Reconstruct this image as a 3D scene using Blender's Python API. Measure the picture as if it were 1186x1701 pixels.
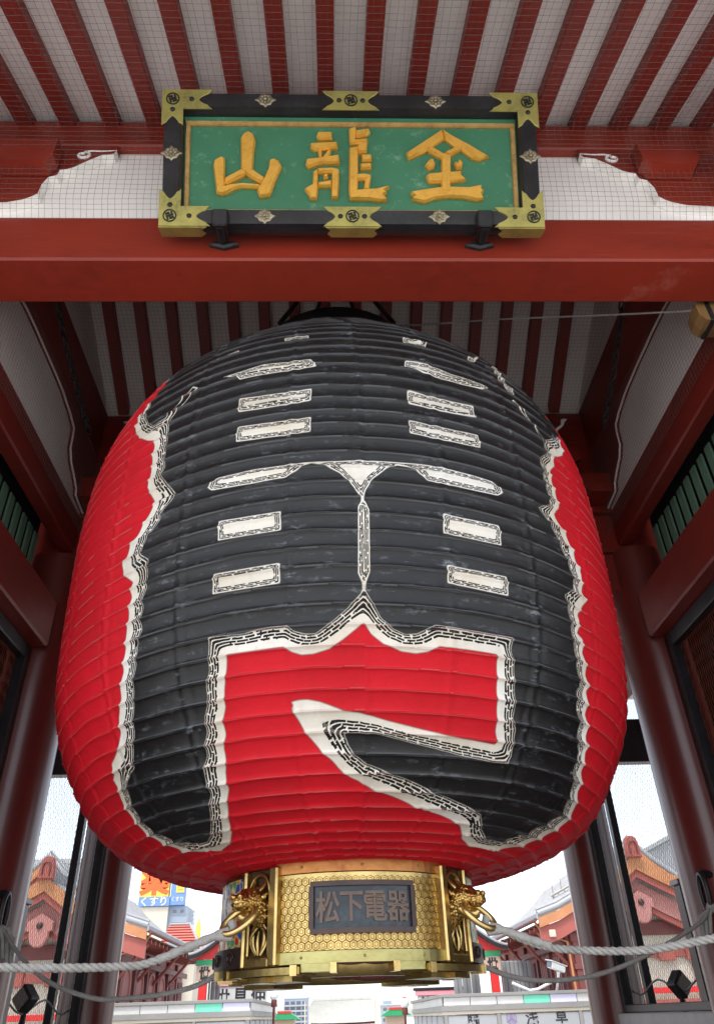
import bpy, math, random
import numpy as np
from mathutils import Vector, Matrix
R = math.radians
random.seed(7)
for o in list(bpy.data.objects): bpy.data.objects.remove(o)
SC = bpy.context.scene
COL = SC.collection

# ------------------------------------------------------------------ camera
CAMZ = 1.65
def make_camera():
    p, y, ro = R(33.112), R(2.397), R(-2.006)
    f = Vector((math.sin(y)*math.cos(p), math.cos(y)*math.cos(p), math.sin(p)))
    r = Vector((math.cos(y), -math.sin(y), 0)); u = r.cross(f)
    c, s = math.cos(ro), math.sin(ro)
    r2 = c*r + s*u; u2 = -s*r + c*u
    cam = bpy.data.cameras.new('camera'); o = bpy.data.objects.new('camera', cam); COL.objects.link(o)
    m = Matrix((r2, u2, -f)).transposed().to_4x4(); m.translation = (0, 0, CAMZ)
    o.matrix_world = m
    cam.sensor_fit = 'HORIZONTAL'; cam.sensor_width = 36.0
    cam.lens = 36.0*1199.06/1186.0
    cam.shift_y = 59.5/1186.0
    cam.clip_start = 0.05; cam.clip_end = 4000
    SC.camera = o
make_camera()

# ------------------------------------------------------------------ light
W = bpy.data.worlds.new('World'); SC.world = W; W.use_nodes = True
nt = W.node_tree; nt.nodes.clear()
SUN_EL, SUN_AZ = R(64), R(205)     # azimuth measured from +Y (view direction) clockwise
sky = nt.nodes.new('ShaderNodeTexSky'); sky.sky_type = 'NISHITA'; sky.sun_disc = False
sky.sun_elevation = SUN_EL; sky.sun_rotation = SUN_AZ
sky.air_density = 1.0; sky.dust_density = 1.6; sky.ozone_density = 1.0; sky.altitude = 0
bg = nt.nodes.new('ShaderNodeBackground'); bg.inputs['Strength'].default_value = 0.15
wo = nt.nodes.new('ShaderNodeOutputWorld')
hs = nt.nodes.new('ShaderNodeHueSaturation'); hs.inputs['Saturation'].default_value = 0.42   # thin overcast: the blue is mostly washed out
nt.links.new(sky.outputs[0], hs.inputs['Color']); nt.links.new(hs.outputs[0], bg.inputs[0]); nt.links.new(bg.outputs[0], wo.inputs[0])
sl = bpy.data.lights.new('sun', 'SUN'); sl.energy = 1.5; sl.angle = R(12); sl.color = (1, .96, .9)
so = bpy.data.objects.new('sun', sl); COL.objects.link(so)
sd = Vector((math.sin(SUN_AZ)*math.cos(SUN_EL), math.cos(SUN_AZ)*math.cos(SUN_EL), math.sin(SUN_EL)))
so.rotation_euler = sd.to_track_quat('Z', 'Y').to_euler(); so.location = sd*40
SC.view_settings.view_transform = 'Standard'; SC.view_settings.look = 'None'
SC.view_settings.gamma = 1; SC.view_settings.use_curve_mapping = False
SC.view_settings.exposure = 1.5
SC.render.engine = 'CYCLES'
SC.cycles.max_bounces = 10; SC.cycles.diffuse_bounces = 6; SC.cycles.glossy_bounces = 4
SC.cycles.transparent_max_bounces = 8

# ------------------------------------------------------------------ materials
class NT:
    def __init__(s, name):
        s.m = bpy.data.materials.new(name); s.m.use_nodes = True; s.t = s.m.node_tree
        s.t.nodes.clear(); s.out = s.t.nodes.new('ShaderNodeOutputMaterial')
        s.b = s.t.nodes.new('ShaderNodeBsdfPrincipled'); s.t.links.new(s.b.outputs[0], s.out.inputs[0])
    def n(s, typ, ins=None, **kw):
        nd = s.t.nodes.new(typ)
        for k, v in kw.items(): setattr(nd, k, v)
        for k, v in (ins or {}).items():
            if hasattr(v, 'links') or isinstance(v, bpy.types.NodeSocket): s.t.links.new(v, nd.inputs[k])
            else: nd.inputs[k].default_value = v
        return nd
    def math(s, op, a, b=0.0, c=0.0):
        return s.n('ShaderNodeMath', {0: a, 1: b, 2: c}, operation=op).outputs[0]
    def mix(s, f, a, b):
        nd = s.n('ShaderNodeMix', data_type='RGBA')
        for i, v in ((0, f), (6, a), (7, b)):
            if isinstance(v, bpy.types.NodeSocket): s.t.links.new(v, nd.inputs[i])
            else: nd.inputs[i].default_value = v if i == 0 else (*v, 1)
        return nd.outputs[2]
    def ramp(s, v, lo, hi):
        return s.n('ShaderNodeMapRange', {0: v, 1: lo, 2: hi, 3: 0.0, 4: 1.0}).outputs[0]
    def set(s, k, v):
        if isinstance(v, bpy.types.NodeSocket): s.t.links.new(v, s.b.inputs[k])
        else: s.b.inputs[k].default_value = (*v, 1) if isinstance(v, tuple) else v
    def pos(s, scale=(1, 1, 1), coord='Object'):
        tc = s.n('ShaderNodeTexCoord')
        return s.n('ShaderNodeMapping', {0: tc.outputs[coord], 3: scale}).outputs[0]
    def noise(s, vec, scale, detail=4, rough=.55):
        return s.n('ShaderNodeTexNoise', {'Vector': vec, 'Scale': scale, 'Detail': detail, 'Roughness': rough}).outputs[0]
    def bump(s, h, strength=.3, dist=.01):
        s.t.links.new(s.n('ShaderNodeBump', {'Height': h, 'Strength': strength, 'Distance': dist}).outputs[0], s.b.inputs['Normal'])

def paint(name, col, col2=None, rough=.5, metal=0, scale=3, stretch=(1, 1, 1), bump=.15, bdist=.004, fine=40, spec=.5, lo=.35, hi=.7, rvar=.12, coat=0, scratch=0):
    """base colour with worn patches of a second colour, fine grain in the relief and in the gloss"""
    t = NT(name); col2 = col2 or tuple(c*.7 for c in col)
    v = t.pos(stretch)
    a = t.noise(v, scale, 5); b = t.noise(v, fine, 3)
    f = t.ramp(a, lo, hi)
    f = t.math('MULTIPLY', f, t.ramp(b, .2, .7))
    c = t.mix(f, col, col2)
    if scratch:   # fine pale scratches and dust lines along the timber
        k = t.noise(t.pos((.25, .25, 9)), 7, 6, .7); k2 = t.noise(t.pos((1, 1, 1)), 1.7, 3)
        c = t.mix(t.math('MULTIPLY', t.math('MULTIPLY', t.ramp(k, .60, .72), t.ramp(k2, .42, .62)), scratch), c, (.40, .16, .12))
        d = t.noise(t.pos((1.5, 1.5, .35)), 5, 6, .7)
        c = t.mix(t.math('MULTIPLY', t.ramp(d, .60, .74), scratch), c, tuple(x*.45 for x in col))
    t.set('Base Color', c)
    t.set('Roughness', t.math('ADD', rough-rvar/2, t.math('MULTIPLY', a, rvar)))
    t.set('Metallic', metal); t.set('Specular IOR Level', spec)
    if bump: t.bump(t.math('ADD', b, a), bump, bdist)
    if coat: t.set('Coat Weight', coat); t.set('Coat Roughness', .16)
    return t.m

M = {}
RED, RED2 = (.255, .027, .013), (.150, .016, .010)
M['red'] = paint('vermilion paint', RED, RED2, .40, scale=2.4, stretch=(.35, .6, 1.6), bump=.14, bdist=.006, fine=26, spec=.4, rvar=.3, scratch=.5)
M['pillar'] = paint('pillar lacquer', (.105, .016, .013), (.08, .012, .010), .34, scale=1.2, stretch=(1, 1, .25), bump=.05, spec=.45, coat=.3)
M['redshade'] = paint('red paint darkened for inner shade', (.165, .016, .010), (.11, .011, .008), .42, scale=2.4, stretch=(.35, .6, 1.6), bump=.14, bdist=.006, fine=26, spec=.35, rvar=.3, scratch=.5)  # darker copy of the vermilion, inner shade put into its colour
M['shadeplaster'] = paint('plaster darkened for inner shade', (.70, .66, .63), (.58, .54, .51), .85, scale=2.5, bump=.12)  # greyer copy of the white plaster, shade of the bay painted in
M['rafter'] = paint('rafter paint', (.21, .020, .013), (.15, .015, .010), .5, scale=2, bump=.1)
M['white'] = paint('white plaster', (.90, .88, .85), (.84, .82, .79), .85, scale=2.5, bump=.12)
M['ceil'] = paint('ceiling plaster', (.84, .81, .79), (.75, .72, .70), .85, scale=2.2, bump=.12)
M['green'] = paint('green board paint', (.028, .16, .085), (.02, .11, .06), .55, scale=5)
M['lgreen'] = paint('lattice green', (.105, .20, .14), (.07, .145, .10), .6, scale=4, stretch=(1, 1, .3))
M['blackwood'] = paint('black lacquer', (.012, .012, .014), (.03, .03, .034), .32, scale=5, bump=.05, spec=.5)
M['iron'] = paint('black iron', (.014, .014, .016), (.03, .028, .027), .45, metal=.3, scale=8, bump=.2)
M['darkwood'] = paint('dark boards', (.03, .012, .010), (.018, .009, .008), .7, scale=3)
M['void'] = paint('black shade board', (.008, .005, .005), (.006, .004, .004), .85, bump=0)  # near-black colour standing for the shade inside the statue bay
M['brass'] = paint('aged brass fitting', (.42, .38, .11), (.17, .16, .07), .48, metal=.55, scale=9, bump=.5, bdist=.004, fine=60, lo=.4, hi=.75)
M['goldleaf'] = paint('gold leaf', (.84, .48, .085), (.62, .30, .04), .36, metal=.45, scale=14, bump=.35, bdist=.004, fine=70)
M['goldtrim'] = paint('worn gold trim', (.52, .33, .11), (.22, .12, .05), .5, metal=.3, scale=11, stretch=(1, 1, 1), bump=.3)
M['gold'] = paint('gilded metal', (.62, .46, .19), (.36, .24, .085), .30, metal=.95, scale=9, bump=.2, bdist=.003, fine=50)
M['golddark'] = paint('dark gilded metal', (.40, .30, .11), (.16, .11, .045), .38, metal=.9, scale=8, bump=.3, bdist=.004)  # deeper tone of the gilding
M['recess'] = paint('dark brown recess metal', (.10, .068, .03), (.05, .035, .018), .5, metal=.7, scale=12, bump=.3)  # dark brown metal behind the vines
M['limebrass'] = paint('greenish brass band', (.40, .36, .15), (.27, .23, .09), .32, metal=.95, scale=7, stretch=(1, 1, 2), bump=.2, bdist=.003)
M['copper'] = paint('copper band', (.50, .22, .07), (.30, .10, .04), .35, metal=.85, scale=8, bump=.2)
M['bronze'] = paint('dark bronze', (.075, .05, .045), (.05, .035, .033), .4, metal=.6, scale=12, bump=.3)
M['platetext'] = paint('worn bronze lettering', (.135, .092, .07), (.095, .065, .05), .42, metal=.4, scale=12, bump=.3)
M['slate'] = paint('dark blue plate', (.02, .026, .034), (.09, .11, .13), .3, metal=.3, scale=5, lo=.45, hi=.75)
M['silver'] = paint('silvered flower boss', (.42, .38, .27), (.16, .13, .08), .4, metal=.8, scale=30, bump=.6, bdist=.004)
M['rope'] = paint('white rope', (.36, .35, .325), (.22, .21, .195), .9, scale=25, bump=.6, bdist=.004, fine=160)
M['greyrope'] = paint('grey rope', (.27, .26, .24), (.18, .17, .16), .9, scale=25, bump=.6, bdist=.003, fine=160)
M['net'] = paint('net cord', (.10, .095, .09), (.08, .075, .07), .8, bump=0)
M['mesh'] = paint('wire mesh', (.07, .07, .068), (.05, .05, .05), .5, metal=.3, bump=0)
M['redmesh'] = paint('red lacquered wire mesh', (.16, .03, .014), (.1, .02, .01), .5, bump=0)
M['steel'] = paint('grey steel', (.24, .24, .24), (.17, .17, .17), .45, metal=.3, scale=6)
M['tan'] = paint('varnished wood block', (.22, .125, .045), (.12, .065, .025), .5, scale=6, stretch=(4, 1, 1))
M['stone'] = paint('granite paving', (.60, .585, .56), (.52, .505, .48), .8, scale=.6, bump=.1, fine=9)
M['floor'] = paint('dark floor added to dim the gate', (.16, .15, .14), (.12, .112, .105), .7, scale=1.2, bump=.1, fine=12)  # serves only the added floor that dims the gate
M['roofgrey'] = paint('grey roof tile', (.30, .30, .31), (.20, .20, .21), .7, scale=3)
M['farroof'] = paint('titanium roof', (.42, .415, .38), (.34, .335, .31), .6, scale=.5, bump=0)
M['shopred'] = paint('shop red paint', (.33, .085, .065), (.26, .065, .05), .55, scale=1.5)
M['shopdark'] = paint('shop dark red timber', (.16, .04, .035), (.11, .03, .027), .6, scale=1.5)
M['shoppink'] = paint('faded pink render', (.42, .185, .165), (.34, .145, .125), .7, scale=1.5)
M['orange'] = paint('orange timber', (.46, .20, .085), (.33, .13, .055), .55, scale=2)
M['cream'] = paint('cream wall', (.50, .46, .38), (.42, .38, .31), .8, scale=.4)
M['offwhite'] = paint('off white panel', (.29, .30, .315), (.24, .25, .262), .6, scale=.8)
M['ledge'] = paint('grey ledge', (.22, .215, .205), (.165, .16, .155), .6, scale=1.2)
M['beige'] = paint('beige board', (.46, .33, .25), (.40, .28, .21), .6, scale=1)
M['mint'] = paint('mint panel', (.16, .60, .42), (.14, .5, .36), .5, scale=2)
M['lilac'] = paint('lilac panel', (.55, .54, .72), (.48, .47, .64), .5, scale=2)
M['whitepanel'] = paint('white enamel panel', (.50, .495, .48), (.43, .425, .415), .45, scale=2)
M['ink'] = paint('black ink', (.012, .012, .016), (.02, .02, .025), .6, bump=0)
M['plum'] = paint('purple ink', (.22, .13, .36), (.18, .1, .3), .6, bump=0)
M['signred'] = paint('bright red paint', (.62, .02, .02), (.5, .015, .015), .45, scale=2)
M['signgreen'] = paint('bright green paint', (.02, .27, .10), (.02, .2, .08), .45, scale=2)
M['signpink'] = paint('pink board', (.72, .28, .32), (.62, .22, .26), .5, scale=1)
M['yellow'] = paint('yellow sign face', (.80, .58, .08), (.7, .5, .06), .5, bump=0)
M['orangesign'] = paint('orange sign letter', (.80, .10, .015), (.72, .08, .01), .5, bump=0)
M['blue'] = paint('blue sign face', (.12, .22, .48), (.1, .18, .4), .5, bump=0)
M['bluegrey'] = paint('blue grey cladding', (.25, .30, .38), (.2, .25, .32), .6, scale=.3, bump=0)
M['glass'] = paint('window glass', (.08, .10, .13), (.05, .06, .08), .12, bump=0, spec=.8)
M['redtile'] = paint('red roof tile', (.52, .13, .10), (.40, .10, .08), .6, scale=.8)
M['lampwhite'] = paint('white globe', (.66, .66, .65), (.58, .58, .57), .3, bump=0)
M['concrete'] = paint('pale concrete', (.38, .39, .39), (.32, .33, .34), .8, scale=.2, bump=0)

def scaled_gold():
    t = NT('gilded dragon scales'); v = t.pos(); a = t.noise(v, 12, 4)
    vo = t.n('ShaderNodeTexVoronoi', {'Vector': v, 'Scale': 95.0}); d = vo.outputs['Distance']
    t.set('Base Color', t.mix(t.ramp(d, .25, .75), t.mix(t.ramp(a, .4, .7), (.80, .56, .19), (.62, .36, .10)), (.22, .12, .035)))
    t.set('Metallic', .95); t.set('Roughness', .28); t.bump(t.math('MULTIPLY', d, -1), .55, .006); return t.m
M['scales'] = scaled_gold()

# ------------------------------------------------------------------ mesh helpers
class MB:
    def __init__(s): s.v = []; s.f = []; s.smooth = []
    def add(s, vs, fs, sm=False):
        k = len(s.v); s.v += [tuple(p) for p in vs]
        for f in fs: s.f.append([i+k for i in f]); s.smooth.append(sm)
        return s
    def box(s, x0, x1, y0, y1, z0, z1, T=None):
        vs = [(x, y, z) for x in (x0, x1) for y in (y0, y1) for z in (z0, z1)]
        if T: vs = [T(p) for p in vs]
        return s.add(vs, [(0, 1, 3, 2), (4, 6, 7, 5), (0, 4, 5, 1), (2, 3, 7, 6), (0, 2, 6, 4), (1, 5, 7, 3)])
    def bbox(s, x0, x1, y0, y1, z0, z1, b=.01, T=None):
        """box with chamfered edges"""
        cx = [(x0, x1), (y0, y1), (z0, z1)]
        vs = []; idx = {}
        for i in (0, 1):
            for j in (0, 1):
                for k in (0, 1):
                    c = (cx[0][i], cx[1][j], cx[2][k]); sg = (1-2*i, 1-2*j, 1-2*k)
                    for a in range(3):   # vertex lying in the face normal to axis a
                        p = [c[q]+(0 if q == a else sg[q]*b) for q in range(3)]
                        idx[(i, j, k, a)] = len(vs); vs.append(tuple(p))
        if T: vs = [T(p) for p in vs]
        F = []
        for a in range(3):
            o = [q for q in range(3) if q != a]
            for e in (0, 1):
                q = []
                for (m, n) in ((0, 0), (1, 0), (1, 1), (0, 1)):
                    key = [0, 0, 0]; key[a] = e; key[o[0]] = m; key[o[1]] = n; q.append(idx[(*key, a)])
                F.append(q)
        for a in range(3):   # edges along axis a
            o = [q for q in range(3) if q != a]
            for m in (0, 1):
                for n in (0, 1):
                    k0 = [0, 0, 0]; k0[o[0]] = m; k0[o[1]] = n; k1 = list(k0); k1[a] = 1
                    F.append([idx[(*k0, o[0])], idx[(*k1, o[0])], idx[(*k1, o[1])], idx[(*k0, o[1])]])
        for i in (0, 1):
            for j in (0, 1):
                for k in (0, 1): F.append([idx[(i, j, k, a)] for a in range(3)])
        return s.add(vs, F)
    def prism(s, poly, fn, d0, d1, inset=0.0):
        """closed prism over polygon poly (u, v); fn(u, v, d) -> point; the d1 face may be inset (a bevel)"""
        n = len(poly)
        ar = sum(poly[i][0]*poly[(i+1) % n][1]-poly[(i+1) % n][0]*poly[i][1] for i in range(n))
        if ar < 0: poly = poly[::-1]
        vs = [fn(u, v, d0) for u, v in poly]; F = [list(range(n))[::-1]]
        def ins(w):
            q = []
            for i in range(n):
                a, b, c = (Vector(poly[i-1]), Vector(poly[i]), Vector(poly[(i+1) % n]))
                e1 = (b-a).normalized() if (b-a).length else Vector((1, 0)); e2 = (c-b).normalized() if (c-b).length else e1
                nn = Vector((-e1.y-e2.y, e1.x+e2.x)); nn = nn.normalized() if nn.length > 1e-6 else Vector((0, 0))
                q.append((b.x+nn.x*w, b.y+nn.y*w))
            return q
        rings = [(poly, d1)] if not inset else [(poly, d0+(d1-d0)*.55), (ins(inset), d1)]
        k = 0
        for P, d in rings:
            vs += [fn(u, v, d) for u, v in P]
            for i in range(n): F.append([k+i, k+(i+1) % n, k+n+(i+1) % n, k+n+i])
            k += n
        F.append([k+i for i in range(n)])
        return s.add(vs, F)
    def tube(s, path, rad, n=8, cap=True, sm=True, closed=False):
        P = [Vector(p) for p in path]; m = len(P)
        if not hasattr(rad, '__len__'): rad = [rad]*m
        up = Vector((0, 0, 1)); vs = []
        for i in range(m):
            if closed: t = P[(i+1) % m]-P[i-1]
            else: t = P[min(i+1, m-1)]-P[max(i-1, 0)]
            t.normalize()
            if i == 0:
                a = t.cross(up if abs(t.z) < .9 else Vector((1, 0, 0))).normalized()
            else:
                a = (a-t*a.dot(t)); a = a.normalized() if a.length > 1e-6 else t.orthogonal().normalized()
            b = t.cross(a)
            for k in range(n):
                w = 2*math.pi*k/n; vs.append(P[i]+(a*math.cos(w)+b*math.sin(w))*rad[i])
        F = []
        for i in range(m if closed else m-1):
            j = (i+1) % m
            for k in range(n): F.append([i*n+k, i*n+(k+1) % n, j*n+(k+1) % n, j*n+k])
        s.add(vs, F, sm)
        if cap and not closed: s.add(vs[:n], [list(range(n))[::-1]]); s.add(vs[-n:], [list(range(n))])
        return s
    def lathe(s, prof, c=(0, 0), n=32, a0=0, a1=2*math.pi, sm=True):
        full = abs(a1-a0-2*math.pi) < 1e-6; m = n if full else n+1; vs = []
        for r, z in prof:
            for k in range(m):
                w = a0+(a1-a0)*k/n; vs.append((c[0]+r*math.sin(w), c[1]-r*math.cos(w), z))
        F = []
        for i in range(len(prof)-1):
            for k in range(n): F.append([i*m+k, i*m+(k+1) % m, (i+1)*m+(k+1) % m, (i+1)*m+k])
        return s.add(vs, F, sm)
    def ball(s, c, r, n=10, sc=(1, 1, 1)):
        k = len(s.v); vs = []; F = []
        for i in range(n//2+1):
            a = math.pi*i/(n//2)
            for j in range(n):
                b = 2*math.pi*j/n
                vs.append((c[0]+r*sc[0]*math.sin(a)*math.cos(b), c[1]+r*sc[1]*math.sin(a)*math.sin(b), c[2]+r*sc[2]*math.cos(a)))
        for i in range(n//2):
            for j in range(n): F.append([i*n+j, (i+1)*n+j, (i+1)*n+(j+1) % n, i*n+(j+1) % n])
        return s.add(vs, F, True)
    def mesh(s, name, mat):
        me = bpy.data.meshes.new(name); me.from_pydata(s.v, [], s.f); me.update()
        me.polygons.foreach_set('use_smooth', s.smooth)
        if mat: me.materials.append(mat)
        return me
    def build(s, name, mat, parent=None, **props):
        return link(name, s.mesh(name, mat), parent, **props)

def link(name, me, parent=None, loc=None, **props):
    o = bpy.data.objects.new(name, me); COL.objects.link(o)
    if loc is not None: o.location = loc
    if parent is not None:
        o.parent = parent
        # things' Empties carry only a translation, set before their parts are built in world space
        if loc is None: o.location = -world(parent)
    for k, v in props.items(): o[k] = v
    return o
def world(o):
    p = Vector(o.location)
    while o.parent: o = o.parent; p = p+Vector(o.location)
    return p
def thing(name, label, cat, loc=(0, 0, 0), group=None):
    o = bpy.data.objects.new(name, None); COL.objects.link(o); o.location = loc; o.empty_display_size = .2
    o['label'] = label; o['category'] = cat
    if group: o['group'] = group
    return o
def box(name, mat, parent, x0, x1, y0, y1, z0, z1, b=0, **p):
    m = MB(); m.bbox(x0, x1, y0, y1, z0, z1, b) if b else m.box(x0, x1, y0, y1, z0, z1)
    return m.build(name, mat, parent, **p)
def copies(proto, parent, offsets):
    for d in offsets:
        c = proto.copy(); COL.objects.link(c); c.parent = parent; c.location = Vector(proto.location)+Vector(d)
def copy_tree(o, parent=None):
    c = o.copy(); COL.objects.link(c); c.parent = parent
    for ch in list(o.children): copy_tree(ch, c)
    return c
def text_mesh(body, size, extrude=.0, bold=0.0):
    cu = bpy.data.curves.new('t', 'FONT'); cu.body = body; cu.size = size; cu.extrude = extrude; cu.offset = bold
    cu.align_x = 'CENTER'; cu.align_y = 'CENTER'; cu.resolution_u = 3
    o = bpy.data.objects.new('t', cu); COL.objects.link(o)
    dg = bpy.context.evaluated_depsgraph_get(); me = bpy.data.meshes.new_from_object(o.evaluated_get(dg))
    v = [tuple(p.co) for p in me.vertices]; f = [list(p.vertices) for p in me.polygons]
    bpy.data.objects.remove(o); bpy.data.curves.remove(cu); bpy.data.meshes.remove(me)
    xs = [p[0] for p in v]; ys = [p[1] for p in v]; cx = (min(xs)+max(xs))/2; cy = (min(ys)+max(ys))/2
    return [(p[0]-cx, p[1]-cy, p[2]) for p in v], f
def glyph(body, size, fn, mat, parent, ext=.01, bold=0.0, name='character', sx=1.0):
    v, f = text_mesh(body, size, ext, bold)
    return MB().add([fn(x*sx, y, z) for x, y, z in v], f).build(name, mat, parent)
def catmull(P, n=24):
    P = np.array(P); Q = np.vstack([2*P[0]-P[1], P, 2*P[-1]-P[-2]]); out = []
    for i in range(1, len(Q)-2):
        a, b, c, d = Q[i-1:i+3]
        for t in np.arange(n)/n: out.append(.5*((2*b)+(c-a)*t+(2*a-5*b+4*c-d)*t*t+(3*b-a-3*c+d)*t**3))
    out.append(P[-1]); return np.array(out)

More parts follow.
